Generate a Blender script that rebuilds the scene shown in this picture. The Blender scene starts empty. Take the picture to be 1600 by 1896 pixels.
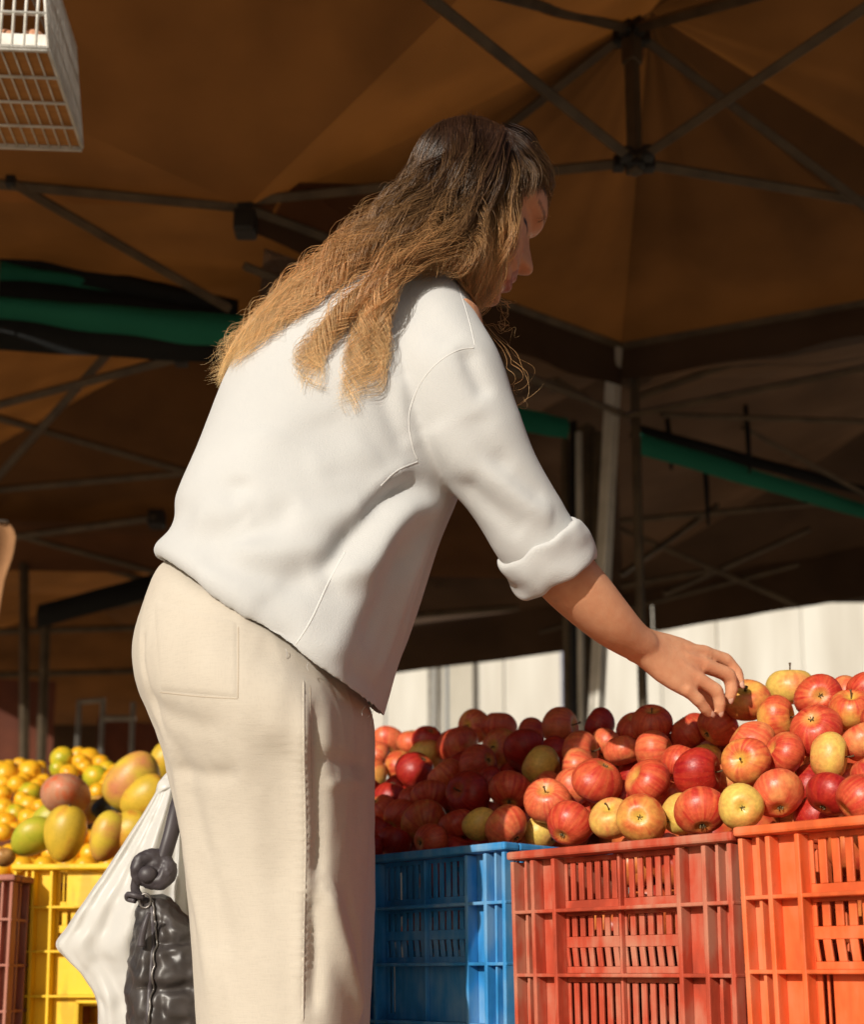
import bpy, bmesh, math, random
import numpy as np
from mathutils import Vector, Matrix
from mathutils.bvhtree import BVHTree
from mathutils.kdtree import KDTree

random.seed(7); np.random.seed(7)
scene = bpy.context.scene
COL = scene.collection
R = math.radians

# ------------------------------------------------------------------ camera, world, sun, exposure
PITCH = R(9.0)
FPX, CXP = 2290.0, 800.0                       # focal length and centre in photograph pixels
CYP = 1800.0-FPX*math.tan(PITCH)               # the photograph is the upper crop of a taller frame
CAM = np.array([0.0, 0.0, 0.48])
AX_R = np.array([1.0, 0.0, 0.0])
AX_F = np.array([0.0, math.cos(PITCH), math.sin(PITCH)])
AX_U = np.array([0.0, -math.sin(PITCH), math.cos(PITCH)])

cam_d = bpy.data.cameras.new('camera')
cam = bpy.data.objects.new('camera', cam_d); COL.objects.link(cam)
cam.location = CAM
cam.rotation_euler = (math.pi/2 + PITCH, 0, 0)
cam_d.sensor_fit = 'VERTICAL'; cam_d.sensor_height = 24.0; cam_d.sensor_width = 24.0*1600/1896
cam_d.lens = 24.0*FPX/1896.0
cam_d.shift_y = (CYP-948.0)/1896.0
cam_d.clip_start = 0.02; cam_d.clip_end = 500
cam_d.dof.use_dof = True; cam_d.dof.focus_distance = 1.45; cam_d.dof.aperture_fstop = 3.2
scene.camera = cam

SUN_AZ, SUN_EL = R(27.5), R(21)                  # sun stands behind the camera, to its left
to_sun = Vector((-math.sin(SUN_AZ)*math.cos(SUN_EL), -math.cos(SUN_AZ)*math.cos(SUN_EL), math.sin(SUN_EL)))
world = bpy.data.worlds.new('World'); scene.world = world; world.use_nodes = True
wn = world.node_tree.nodes; wl = world.node_tree.links
bg = wn['Background']; bg.inputs['Strength'].default_value = 0.055
sky = wn.new('ShaderNodeTexSky'); sky.sky_type = 'NISHITA'; sky.sun_disc = False
sky.sun_elevation = SUN_EL
sky.sun_rotation = math.atan2(to_sun.x, to_sun.y)
sky.air_density = 1.0; sky.dust_density = 4.0
wl.new(sky.outputs[0], bg.inputs['Color'])
sun_d = bpy.data.lights.new('sun', 'SUN'); sun_d.energy = 4.3; sun_d.angle = R(0.55); sun_d.color = (1.0, 0.94, 0.84)
sun = bpy.data.objects.new('sun', sun_d); COL.objects.link(sun)
sun.location = (-6, -6, 8)
sun.rotation_euler = to_sun.to_track_quat('Z', 'Y').to_euler()
scene.view_settings.view_transform = 'Standard'; scene.view_settings.look = 'None'
scene.view_settings.exposure = 0.0; scene.view_settings.gamma = 1.0
scene.render.engine = 'CYCLES'
scene.cycles.use_denoising = True
scene.cycles.max_bounces = 8; scene.cycles.diffuse_bounces = 5; scene.cycles.transmission_bounces = 6

# ------------------------------------------------------------------ helpers
def ray(px, py):
    return AX_F + AX_R*((px-CXP)/FPX) + AX_U*((CYP-py)/FPX)
def atd(px, py, d):            # a point at a distance d along the viewing axis
    return CAM + ray(px, py)*d
def aty(px, py, y):
    r = ray(px, py); return CAM + r*(y/r[1])
def atz(px, py, z):            # a point at a height z
    r = ray(px, py); return CAM + r*((z-CAM[2])/r[2])
def proj(p):
    q = np.asarray(p)-CAM; d = q@AX_F
    return CXP+FPX*(q@AX_R)/d, CYP-FPX*(q@AX_U)/d, d

def tag(o, label=None, cat=None, group=None, kind=None):
    if label: o['label'] = label
    if cat: o['category'] = cat
    if group: o['group'] = group
    if kind: o['kind'] = kind
    return o
def empty(name, loc=(0,0,0), rz=0.0):
    o = bpy.data.objects.new(name, None); COL.objects.link(o)
    o.location = loc; o.rotation_euler = (0,0,rz); o.empty_display_size = 0.05
    return o
def local_matrix(o):
    return Matrix.Translation(o.location) @ o.rotation_euler.to_matrix().to_4x4()
def set_parent(o, parent, world_coords=True):
    o.parent = parent
    if world_coords:
        m = Matrix.Identity(4); p = parent; chain = []
        while p is not None: chain.append(p); p = p.parent
        for p in reversed(chain): m = m @ (p.matrix_parent_inverse @ local_matrix(p) if p.parent else local_matrix(p))
        o.matrix_parent_inverse = m.inverted()
def mesh(name, V, F, smooth=True):
    me = bpy.data.meshes.new(name)
    V = np.asarray(V, dtype=float)
    me.from_pydata(V.tolist(), [], F.tolist() if isinstance(F, np.ndarray) else [list(f) for f in F])
    if smooth: me.polygons.foreach_set('use_smooth', np.ones(len(me.polygons), dtype=bool))
    me.update()
    return me
def obj(name, V, F, mat, parent=None, smooth=True, world_coords=True, me=None):
    me = me or mesh(name, V, F, smooth)
    if mat is not None and not me.materials: me.materials.append(mat)
    o = bpy.data.objects.new(name, me); COL.objects.link(o)
    if parent is not None: set_parent(o, parent, world_coords)
    return o

class MB:
    """collects shapes for one mesh"""
    def __init__(s): s.V = []; s.F = []; s.n = 0
    def add(s, V, F):
        V = np.asarray(V, dtype=float)
        s.V.append(V); s.F += [tuple(int(i)+s.n for i in f) for f in F]; s.n += len(V); return s
    def box(s, lo, hi):
        x0,y0,z0 = lo; x1,y1,z1 = hi
        V = [(x0,y0,z0),(x1,y0,z0),(x1,y1,z0),(x0,y1,z0),(x0,y0,z1),(x1,y0,z1),(x1,y1,z1),(x0,y1,z1)]
        return s.add(V, [(3,2,1,0),(4,5,6,7),(0,1,5,4),(1,2,6,5),(2,3,7,6),(3,0,4,7)])
    def tube(s, pts, rad, n=8, caps=True, flat=None):
        V, F = tube(pts, rad, n, caps, flat); return s.add(V, F)
    def build(s, name, mat, parent=None, smooth=False, world_coords=True):
        return obj(name, np.concatenate(s.V), s.F, mat, parent, smooth, world_coords)

def frames(P):
    P = np.asarray(P, dtype=float); T = np.gradient(P, axis=0)
    T /= np.linalg.norm(T, axis=1)[:,None]+1e-12
    ref = np.array([0,0,1.0]) if abs(T[0][2]) < 0.9 else np.array([1.0,0,0])
    N = np.zeros_like(P); n = ref-T[0]*(ref@T[0]); n /= np.linalg.norm(n)
    for i in range(len(P)):
        n = n-T[i]*(n@T[i]); n /= np.linalg.norm(n)+1e-12; N[i] = n
    return T, N, np.cross(T, N)
def tube(pts, rad, n=8, caps=True, flat=None):
    P = np.asarray(pts, dtype=float); m = len(P)
    rad = np.full(m, rad, dtype=float) if np.isscalar(rad) else np.asarray(rad, dtype=float)
    T, N, B = frames(P)
    a = np.arange(n)*2*math.pi/n
    kx, ky = (1,1) if flat is None else flat
    V = (P[:,None,:] + N[:,None,:]*(np.cos(a)*kx)[None,:,None]*rad[:,None,None] + B[:,None,:]*(np.sin(a)*ky)[None,:,None]*rad[:,None,None]).reshape(-1,3)
    F = []
    for i in range(m-1):
        for j in range(n):
            k = (j+1)%n; F.append((i*n+j, i*n+k, (i+1)*n+k, (i+1)*n+j))
    if caps:
        F.append(tuple(range(n-1,-1,-1))); F.append(tuple((m-1)*n+j for j in range(n)))
    return V, F
def smooth_line(P, n):
    """Catmull-Rom resampling"""
    P = np.asarray(P, dtype=float)
    if len(P) < 3:
        t = np.linspace(0,1,n)[:,None]; return P[0]*(1-t)+P[-1]*t
    Q = np.vstack([2*P[0]-P[1], P, 2*P[-1]-P[-2]])
    u = np.linspace(0, len(P)-1-1e-9, n); i = u.astype(int); t = (u-i)[:,None]
    p0,p1,p2,p3 = Q[i],Q[i+1],Q[i+2],Q[i+3]
    return 0.5*((2*p1)+(-p0+p2)*t+(2*p0-5*p1+4*p2-p3)*t*t+(-p0+3*p1-3*p2+p3)*t**3)
def loft(rings, caps=True):
    """rings: list of (n,3) arrays"""
    n = len(rings[0]); m = len(rings); V = np.concatenate(rings); F = []
    for i in range(m-1):
        for j in range(n):
            k = (j+1)%n; F.append((i*n+j, i*n+k, (i+1)*n+k, (i+1)*n+j))
    if caps:
        V = np.vstack([V, rings[0].mean(0), rings[-1].mean(0)])
        a, b = m*n, m*n+1
        for j in range(n):
            k = (j+1)%n; F.append((k, j, a)); F.append(((m-1)*n+j, (m-1)*n+k, b))
    return V, F
def px_ring(L, Rr, d, b, n=48, p=2.2, skew=0.0, dd=0.0, s=1.0):
    """an oval section seen edge-on between the pixels L and Rr, d metres away and 2b deep"""
    A, B = atd(L[0], L[1], d+dd), atd(Rr[0], Rr[1], d-dd)
    c, a = (A+B)/2, (B-A)/2*s
    t = np.arange(n)*2*math.pi/n
    cu = np.sign(np.cos(t))*np.abs(np.cos(t))**(2/p); cv = np.sign(np.sin(t))*np.abs(np.sin(t))**(2/p)
    near = np.maximum(0, -cv); cu = cu + skew*near*(1-cu**2)
    return c + a[None,:]*cu[:,None] + (AX_F*b*s)[None,:]*cv[:,None]
def dense(keys, m):
    """interpolates tuples of numbers smoothly"""
    K = np.array(keys, dtype=float); return smooth_line(K, m)

def remesh(parts, voxel, it=3, lam=0.5):
    mb = MB()
    for V, F in parts: mb.add(V, F)
    me = mesh('tmp', np.concatenate(mb.V), mb.F)
    bm = bmesh.new(); bm.from_mesh(me); bmesh.ops.recalc_face_normals(bm, faces=bm.faces[:]); bm.to_mesh(me); bm.free()
    o = bpy.data.objects.new('tmp', me); COL.objects.link(o)
    md = o.modifiers.new('r', 'REMESH'); md.mode = 'VOXEL'; md.voxel_size = voxel
    dg = bpy.context.evaluated_depsgraph_get()
    ev = o.evaluated_get(dg); m2 = bpy.data.meshes.new_from_object(ev)
    V = np.empty(len(m2.vertices)*3); m2.vertices.foreach_get('co', V); V = V.reshape(-1,3)
    nl = np.empty(len(m2.polygons), dtype=int); m2.polygons.foreach_get('loop_total', nl)
    lv = np.empty(len(m2.loops), dtype=int); m2.loops.foreach_get('vertex_index', lv)
    E = np.empty(len(m2.edges)*2, dtype=int); m2.edges.foreach_get('vertices', E); E = E.reshape(-1,2)
    F = np.split(lv, np.cumsum(nl)[:-1]) if not (nl == 4).all() else lv.reshape(-1,4)
    bpy.data.objects.remove(o); bpy.data.meshes.remove(me); bpy.data.meshes.remove(m2)
    V = lap(V, E, it, lam)
    return V, F, E
def lap(V, E, it, lam=0.5):
    deg = np.bincount(E.ravel(), minlength=len(V)).astype(float)[:,None]+1e-9
    for k in range(it):
        S = np.zeros_like(V)
        for c in range(3):
            S[:,c] = np.bincount(E[:,0], V[E[:,1],c], len(V)) + np.bincount(E[:,1], V[E[:,0],c], len(V))
        V = V + lam*(S/deg-V)
    return V
def vnormals(V, F):
    F = np.asarray(F); a = V[F[:,2]]-V[F[:,0]]; b = V[F[:,3]]-V[F[:,1]]
    fn = np.cross(a, b); N = np.zeros_like(V)
    for k in range(4):
        for c in range(3): N[:,c] += np.bincount(F[:,k], fn[:,c], len(V))
    return N/(np.linalg.norm(N,axis=1)[:,None]+1e-12)
def bvh_of(V, F):
    return BVHTree.FromPolygons([Vector(v) for v in V], [list(map(int,f)) for f in F])
def hit(bvh, px, py):
    d = Vector(ray(px,py)).normalized(); l, n, i, t = bvh.ray_cast(Vector(CAM), d)
    return (None, None) if l is None else (np.array(l), np.array(n))
def surf_line(bvh, pts, n):
    """a pixel path laid on to a surface: points and normals"""
    out = []; no = []
    for q in smooth_line(pts, n):
        l, m = hit(bvh, q[0], q[1])
        if l is not None: out.append(l); no.append(m)
    return np.array(out), np.array(no)
def folds(V, F, N, bvh, specs):
    """raises (amp>0) or sinks soft folds along pixel paths laid on the surface"""
    D = np.zeros(len(V))
    for path, amp, wid in specs:
        P, _ = surf_line(bvh, path, 40)
        if len(P) < 3: continue
        best = np.full(len(V), 9.0); tt = np.zeros(len(V))
        lo, hi = P.min(0)-4*wid, P.max(0)+4*wid
        idx = np.where(((V > lo) & (V < hi)).all(1))[0]
        if not len(idx): continue
        d2 = ((V[idx][:,None,:]-P[None,:,:])**2).sum(2); k = d2.argmin(1)
        dd = np.sqrt(d2[np.arange(len(idx)),k]); t = k/(len(P)-1)
        tap = np.clip(np.minimum(t, 1-t)*5, 0, 1); tap = tap*tap*(3-2*tap)
        D[idx] += amp*np.exp(-(dd/wid)**2)*(0.15+0.85*tap)
    return V + N*D[:,None]
def vnoise(V, scale, seed=0, octaves=2):
    """smooth value noise in numpy"""
    rng = np.random.RandomState(seed); out = np.zeros(len(V)); amp = 1.0
    T = rng.rand(32,32,32)*2-1
    for o in range(octaves):
        P = V*scale+17.3; i = np.floor(P).astype(int); f = P-i; f = f*f*(3-2*f)
        def g(a,b,c): return T[(i[:,0]+a)%32,(i[:,1]+b)%32,(i[:,2]+c)%32]
        x = lambda b,c: g(0,b,c)*(1-f[:,0])+g(1,b,c)*f[:,0]
        y = lambda c: x(0,c)*(1-f[:,1])+x(1,c)*f[:,1]
        out += amp*(y(0)*(1-f[:,2])+y(1)*f[:,2]); amp *= 0.5; scale *= 2.03
    return out

# ------------------------------------------------------------------ materials
def nt(name):
    m = bpy.data.materials.new(name); m.use_nodes = True
    t = m.node_tree; return m, t.nodes, t.links, t.nodes['Principled BSDF']
def noise_node(n, l, scale, detail=3, coord='Object', stretch=None):
    tc = n.new('ShaderNodeTexCoord'); nz = n.new('ShaderNodeTexNoise')
    nz.inputs['Scale'].default_value = scale; nz.inputs['Detail'].default_value = detail
    if stretch:
        mp = n.new('ShaderNodeMapping'); mp.inputs['Scale'].default_value = stretch
        l.new(tc.outputs[coord], mp.inputs[0]); l.new(mp.outputs[0], nz.inputs['Vector'])
    else: l.new(tc.outputs[coord], nz.inputs['Vector'])
    return nz
def ramp(n, l, src, stops):
    r = n.new('ShaderNodeValToRGB'); e = r.color_ramp.elements
    while len(e) < len(stops): e.new(0.5)
    for k, (p, c) in enumerate(stops):
        e[k].position = p; e[k].color = (c, c, c, 1) if np.isscalar(c) else (*c, 1)
    l.new(src, r.inputs[0]); return r
def bump(n, l, b, src, strength, dist):
    bp = n.new('ShaderNodeBump'); bp.inputs['Strength'].default_value = strength; bp.inputs['Distance'].default_value = dist
    l.new(src, bp.inputs['Height']); l.new(bp.outputs[0], b.inputs['Normal']); return bp
def mat(name, c1, c2=None, rough=0.6, scale=20, spec=0.4, metal=0.0, bmp=0.0, bscale=200, lo=0.35, hi=0.65, stretch=None, sheen=0.0, coat=0.0, detail=4):
    m, n, l, b = nt(name)
    b.inputs['Roughness'].default_value = rough; b.inputs['Metallic'].default_value = metal
    b.inputs['Specular IOR Level'].default_value = spec
    if sheen: b.inputs['Sheen Weight'].default_value = sheen
    if coat: b.inputs['Coat Weight'].default_value = coat; b.inputs['Coat Roughness'].default_value = 0.15
    if c2 is None: b.inputs['Base Color'].default_value = (*c1, 1)
    else:
        nz = noise_node(n, l, scale, detail, stretch=stretch); r = ramp(n, l, nz.outputs[0], [(lo, c1), (hi, c2)])
        l.new(r.outputs[0], b.inputs['Base Color'])
    if bmp:
        nb = noise_node(n, l, bscale, 3); bump(n, l, b, nb.outputs[0], bmp, 0.002)
    return m
def tarp(name, col, trans, scale=3.0):
    """woven tarpaulin: the sun above glows through it a little"""
    m, n, l, b = nt(name)
    nz = noise_node(n, l, scale, 5); r = ramp(n, l, nz.outputs[0], [(0.3, tuple(x*0.72 for x in col)), (0.7, tuple(x*1.15 for x in col))])
    r2 = ramp(n, l, nz.outputs[0], [(0.3, tuple(x*0.7 for x in trans)), (0.7, tuple(x*1.2 for x in trans))])
    l.new(r.outputs[0], b.inputs['Base Color']); b.inputs['Roughness'].default_value = 0.75; b.inputs['Specular IOR Level'].default_value = 0.15
    tr = n.new('ShaderNodeBsdfTranslucent'); l.new(r2.outputs[0], tr.inputs[0])
    ad = n.new('ShaderNodeAddShader'); l.new(b.outputs[0], ad.inputs[0]); l.new(tr.outputs[0], ad.inputs[1])
    l.new(ad.outputs[0], n['Material Output'].inputs[0])
    nb = noise_node(n, l, 9, 4); bump(n, l, b, nb.outputs[0], 0.25, 0.02)
    return m
M = {}
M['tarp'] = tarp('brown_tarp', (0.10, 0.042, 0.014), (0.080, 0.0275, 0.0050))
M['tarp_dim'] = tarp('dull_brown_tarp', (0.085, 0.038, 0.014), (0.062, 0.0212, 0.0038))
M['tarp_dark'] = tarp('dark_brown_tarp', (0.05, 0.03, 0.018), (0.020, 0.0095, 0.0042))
M['green'] = tarp('green_tarp', (0.016, 0.15, 0.095), (0.003, 0.035, 0.023), 1.2)
M['black_tarp'] = tarp('black_tarp', (0.012, 0.013, 0.013), (0.0005, 0.0006, 0.0006))
M['steel'] = mat('dull_steel', (0.16,0.145,0.125), (0.26,0.24,0.21), rough=0.42, metal=0.6, scale=14)
M['steel_bright'] = mat('galvanised_steel', (0.40,0.375,0.32), (0.52,0.49,0.43), rough=0.4, metal=0.2, scale=10)
M['steel_dark'] = mat('dark_brown_steel', (0.06,0.042,0.025), (0.10,0.072,0.042), rough=0.5, metal=0.2, scale=14)
M['joint'] = mat('black_joint_plastic', (0.012,0.012,0.012), rough=0.5)
M['asphalt'] = mat('asphalt', (0.05,0.048,0.045), (0.1,0.095,0.09), rough=0.9, scale=6, bmp=0.5, bscale=150)
M['paving'] = mat('bounce_pavement', (0.38,0.29,0.20), (0.46,0.36,0.26), rough=0.9, scale=3, bmp=0.4, bscale=120)  # unseen paving, made pale and warm to bounce fill light upwards
# ------------------------------------------------------------------ ground and back wall
def sheet(name, x0, x1, y0, y1, z, m, n=1, kind='structure'):
    V = [(x0,y0,z),(x1,y0,z),(x1,y1,z),(x0,y1,z)]
    o = obj(name, V, [(0,1,2,3)], m, smooth=False); tag(o, kind=kind); return o
sheet('ground', -150, 150, -150, 150, 0.0, M['asphalt'])
sheet('pavement', -9, 9, -4.5, 10.2, 0.004, M['paving'])

M['plaster'] = mat('white_concrete', (0.50,0.47,0.41), (0.64,0.62,0.56), rough=0.85, scale=1.6, stretch=(3.0,3.0,0.3), bmp=0.3, bscale=40, detail=6)
M['plaster_old'] = mat('weathered_concrete', (0.36,0.33,0.27), (0.5,0.47,0.40), rough=0.9, scale=1.6, stretch=(2.0,2.0,0.5), bmp=0.3, bscale=40)
M['bluegrey'] = mat('blue_grey_paint', (0.22,0.23,0.30), (0.30,0.31,0.38), rough=0.6, scale=8)
WY = 11.0
wall = empty('back_wall', (0.5, WY, 0)); tag(wall, 'pale sunlit concrete wall in tall panels behind the fruit stalls', 'wall')
xs = [-6.0,-4.6,-3.2,-1.9,-0.62,-0.42,0.02,0.14, 0.36,0.66,1.34,2.1,2.62,3.4,4.4,5.6,7.0]
for k in range(len(xs)-1):
    if abs(xs[k]-0.14) < .01: continue
    off = 0.03*((k*7)%3)-0.03
    mb = MB().box((xs[k]+0.004, WY+off*.4, 0.0), (xs[k+1]-0.004, WY+0.14, 4.6+0.02*(k%3)))
    o = mb.build('panel', M['plaster'], wall)
    bv = o.modifiers.new('b','BEVEL'); bv.width = 0.012; bv.segments = 2
MB().box((0.15, WY-0.10, 0), (0.37, WY+0.1, 4.6)).build('pillar', M['plaster_old'], wall)
MB().box((1.16, WY-0.22, 0), (1.27, WY-0.12, 4.5)).build('drainpipe', M['bluegrey'], wall)
MB().box((-6, WY+0.02, 4.6), (7, WY+0.2, 4.72)).build('coping', M['plaster'], wall)
for x in (-0.02, 0.075):
    MB().tube([(x, WY-0.14, 0),(x, WY-0.14, 4.4)], 0.018, 8).build('conduit', M['steel'], wall, True)

# ------------------------------------------------------------------ market tents
def roof_mesh(corners, peak, n=16, sag=0.05, seed=1):
    """four-sided tent roof: corners in order, peak point; each side a sagging triangle"""
    C = [np.asarray(c, float) for c in corners]; pk = np.asarray(peak, float)
    V = []; F = []
    for k in range(4):
        a, b = C[k], C[(k+1)%4]; base = len(V)
        for i in range(n+1):
            for j in range(n+1):
                s = i/n; e = a*(1-j/n)+b*(j/n); p = e*(1-s)+pk*s
                w = 4*s*(1-s)*(0.35+0.65*math.sin(math.pi*j/n))
                p = p-np.array([0,0,sag*w]); V.append(p)
        for i in range(n):
            for j in range(n):
                q = base+i*(n+1)+j; F.append((q, q+1, q+n+2, q+n+1))
    V = np.array(V)
    # pleats running out from the peak and tension creases near the corners
    rel = V-pk; ang = np.arctan2(rel[:,1], rel[:,0]); rr = np.linalg.norm(rel[:,:2],axis=1)
    mx = rr.max(); w = np.sin(np.pi*np.clip(rr/mx,0,1))*np.tile(np.repeat(np.clip(np.arange(n+1)/3,0,1), n+1), 4)
    V[:,2] += w*(0.010*np.sin(ang*23+seed)+0.012*vnoise(V, 2.2, seed))
    return V, F
def valance(path_top, drop, n=40, wave=0.012, seed=0, lean=(0,0)):
    P = smooth_line(path_top, n); V = []; m = 6
    d = np.interp(np.linspace(0,1,n), np.linspace(0,1,len(drop)), drop)
    rng = np.random.RandomState(seed); ph = rng.rand()*6
    T = P[-1]-P[0]; T /= np.linalg.norm(T); nrm = np.array([-T[1],T[0],0])
    for i in range(n):
        for j in range(m):
            t = j/(m-1)
            V.append(P[i]+np.array([0,0,-d[i]*t])+nrm*(wave*t*(math.sin(i*0.55+ph)+0.6*math.sin(i*0.23+2*ph)))+np.array([lean[0]*t,lean[1]*t,0]))
    F = [(i*m+j, i*m+j+1, (i+1)*m+j+1, (i+1)*m+j) for i in range(n-1) for j in range(m-1)]
    return np.array(V), F
def bar(root, name, a, b, w=0.013, mt='steel_dark', square=True):
    a, b = np.asarray(a,float), np.asarray(b,float)
    V, F = tube([a, b], w*(1.25 if square else 1), 4 if square else 10)
    o = obj(name, V, F, M[mt], root, not square)
    if square:
        bv = o.modifiers.new('b','BEVEL'); bv.width = w*0.25; bv.segments = 2
    return o
def knuckle(root, p, s=0.03, mt='joint'):
    p = np.asarray(p)
    o = MB().box(p-np.array([s,s,s*1.1]), p+np.array([s,s,s*1.1])).build('joint', M[mt], root)
    bv = o.modifiers.new('b','BEVEL'); bv.width = s*0.3; bv.segments = 2; return o
def post(root, x, y, z, w=0.022, mt='steel_bright', foot=None):
    f = (x,y) if foot is None else foot
    bar(root, 'post', (f[0],f[1],0.02), (x,y,z), w, mt)
    MB().box((f[0]-.06,f[1]-.06,0.004),(f[0]+.06,f[1]+.06,0.022)).build('foot_plate', M['steel'], root)

EV = 2.40                                             # eave height
W = atz(455,385,EV); NZ = EV+0.22; N = atz(1150,640,NZ)
e1 = (N-W)*np.array([1,1,0]); e1 /= np.linalg.norm(e1); e2 = np.array([e1[1],-e1[0],0])
HB = atz(1176,300,2.47)                                # lower hub of the truss
zt = HB[2]
while proj((HB[0],HB[1],zt))[1] > 55: zt += 0.005
HT = np.array([HB[0],HB[1],zt])
E_ = atz(1960,496,NZ); S_ = W+e2*2.15; S_[2] = EV+0.36
# tent over the apples
t1 = empty('market_tent', (HB[0],HB[1],0)); tag(t1, 'brown market tent with its cross truss hub above the apple heap', 'tent', 'market tents')
V, F = roof_mesh([W,N,E_,S_], np.array([HB[0]+.05,HB[1],zt+0.05]), sag=0.04, seed=3)
obj('roof', V, F, M['tarp_dim'], t1)
bar(t1, 'king_post', HB-np.array([0,0,.03]), np.array([HB[0],HB[1],zt+0.06]), 0.017)
bar(t1, 'sleeve', HT-np.array([0,0,.10]), HT+np.array([0,0,.01]), 0.023)
knuckle(t1, HB, 0.022); knuckle(t1, HT, 0.024)
def pz(px,py,z): return atz(px,py,z)
for a, b in ((HB, pz(770,-24,2.43)), (HT, pz(880,-22,2.47)), (HT, pz(1440,-20,2.52)), (HB, pz(1650,-18,2.50)),
             (HT, pz(690,431,2.42)), (HB, W+np.array([0,0,.02])), (HT, pz(1660,424,2.42)), (HB, pz(1690,388,2.55))):
    b = np.asarray(b); bar(t1, 'truss_bar', a, b, 0.0125)
    u = (b-a)/np.linalg.norm(b-a); knuckle(t1, a+u*0.04, 0.015)
Nlow = atz(1150,790,EV-0.28)
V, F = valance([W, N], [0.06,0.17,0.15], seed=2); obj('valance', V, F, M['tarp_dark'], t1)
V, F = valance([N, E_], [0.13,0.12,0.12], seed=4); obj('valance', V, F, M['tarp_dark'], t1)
bar(t1, 'eave_bar', W, N, 0.014); bar(t1, 'eave_bar', N, E_, 0.014)
bar(t1, 'eave_bar', W-np.array([0,0,.16]), N-np.array([0,0,.25]), 0.011); bar(t1, 'eave_bar', N-np.array([0,0,.26]), E_-np.array([0,0,.2]), 0.011)
ft = aty(1110,1330,N[1]+0.02)
u = ft-N; ftg = N+u*(N[2]/(N[2]-ft[2]))
post(t1, N[0]-0.02, N[1], NZ, 0.024, 'steel_bright', (ftg[0],ftg[1]))
bar(t1, 'post', (N[0]+0.05, N[1]+0.05, 0.02), (N[0]+0.05,N[1]+0.03,NZ), 0.014, 'steel_dark')
post(t1, E_[0], E_[1], NZ, 0.024, 'steel_bright')
# second pair of posts standing behind the first, from the neighbouring tent
# tent over the left of the picture
t2 = empty('market_tent', (-1.3,2.2,0)); tag(t2, 'bright brown market tent roof over the hanging egg basket', 'tent', 'market tents')
L0 = atz(-260,316,EV+0.02)
c1 = np.array([-0.95, 1.55, EV+0.12]); c2 = np.array([1.95,1.35,EV+0.2])
def patch(cs, n=20, bulge=0.1, seed=0):
    A,B,C_,D = [np.asarray(c,float) for c in cs]; V = []
    for i in range(n+1):
        for j in range(n+1):
            s, t = i/n, j/n
            p = (A*(1-t)+B*t)*(1-s)+(D*(1-t)+C_*t)*s; p = p+np.array([0,0,bulge*16*s*(1-s)*t*(1-t)*0.6]); V.append(p)
    V = np.array(V)
    d = V-W; ang = np.arctan2(d[:,1], d[:,0]); rr = np.linalg.norm(d[:,:2],axis=1)
    ii, jj = np.divmod(np.arange(len(V)), n+1); bw = np.clip(np.minimum.reduce([ii,n-ii,jj,n-jj])/3,0,1)
    V[:,2] += bw*(0.014*np.sin(ang*16+seed)*np.exp(-((rr-0.5)/0.45)**2)+0.012*vnoise(V,3,seed))
    F = [(i*(n+1)+j, i*(n+1)+j+1, (i+1)*(n+1)+j+1, (i+1)*(n+1)+j) for i in range(n) for j in range(n)]
    return V, F
Lfar = atz(-420,330,EV+0.02)
V, F = patch([W, S_, np.array([0.2,1.40,EV+0.05]), Lfar+np.array([-.6,-1.2,.10])], 24, 0.06, 5)
obj('roof', V, F, M['tarp'], t2)
V, F = patch([W, Lfar+np.array([-.6,-1.2,.10]), Lfar+np.array([-1.2,-0.9,.08]), Lfar+np.array([-.6,.1,0.03])], 16, 0.02, 8)
obj('roof', V, F, M['tarp'], t2)
jl = atz(20,337,EV)
bar(t2, 'eave_bar', atz(-300,312,EV), W, 0.0125); knuckle(t2, W-np.array([0,0,.045]), 0.028); knuckle(t2, W+np.array([0,0,.005]), 0.02)
knuckle(t2, jl, 0.012)
bar(t2, 'truss_bar', jl, atz(425,572,EV-0.12), 0.0125)
bar(t2, 'post', (Lfar[0]-.6,Lfar[1]-.1,0.02), (Lfar[0]-.6,Lfar[1]-.1,EV), 0.022, 'steel_bright')
V, F = valance([W+np.array([0,.02,-.01]), atz(-300,330,EV)], [0.16,0.2,0.22], seed=12, wave=0.006); 
# the roof behind it, darker, seen under the eave bar
t3 = empty('market_tent', (-1.6,4.4,0)); tag(t3, 'brown market tent with a green tarpaulin skirt behind the woman\'s back', 'tent', 'market tents')
G0 = atz(-120,470,EV-0.02); G1 = atz(470,590,EV-0.02)
V, F = patch([W+np.array([.40,-.02,.05]), Lfar+np.array([-.8,-.0,.05]), G0+np.array([-.9,.35,.10]), G1+np.array([.75,.45,0.14])], 14, 0.03, 4)
obj('gutter_sheet', V, F, M['tarp_dim'], t3)
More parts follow.
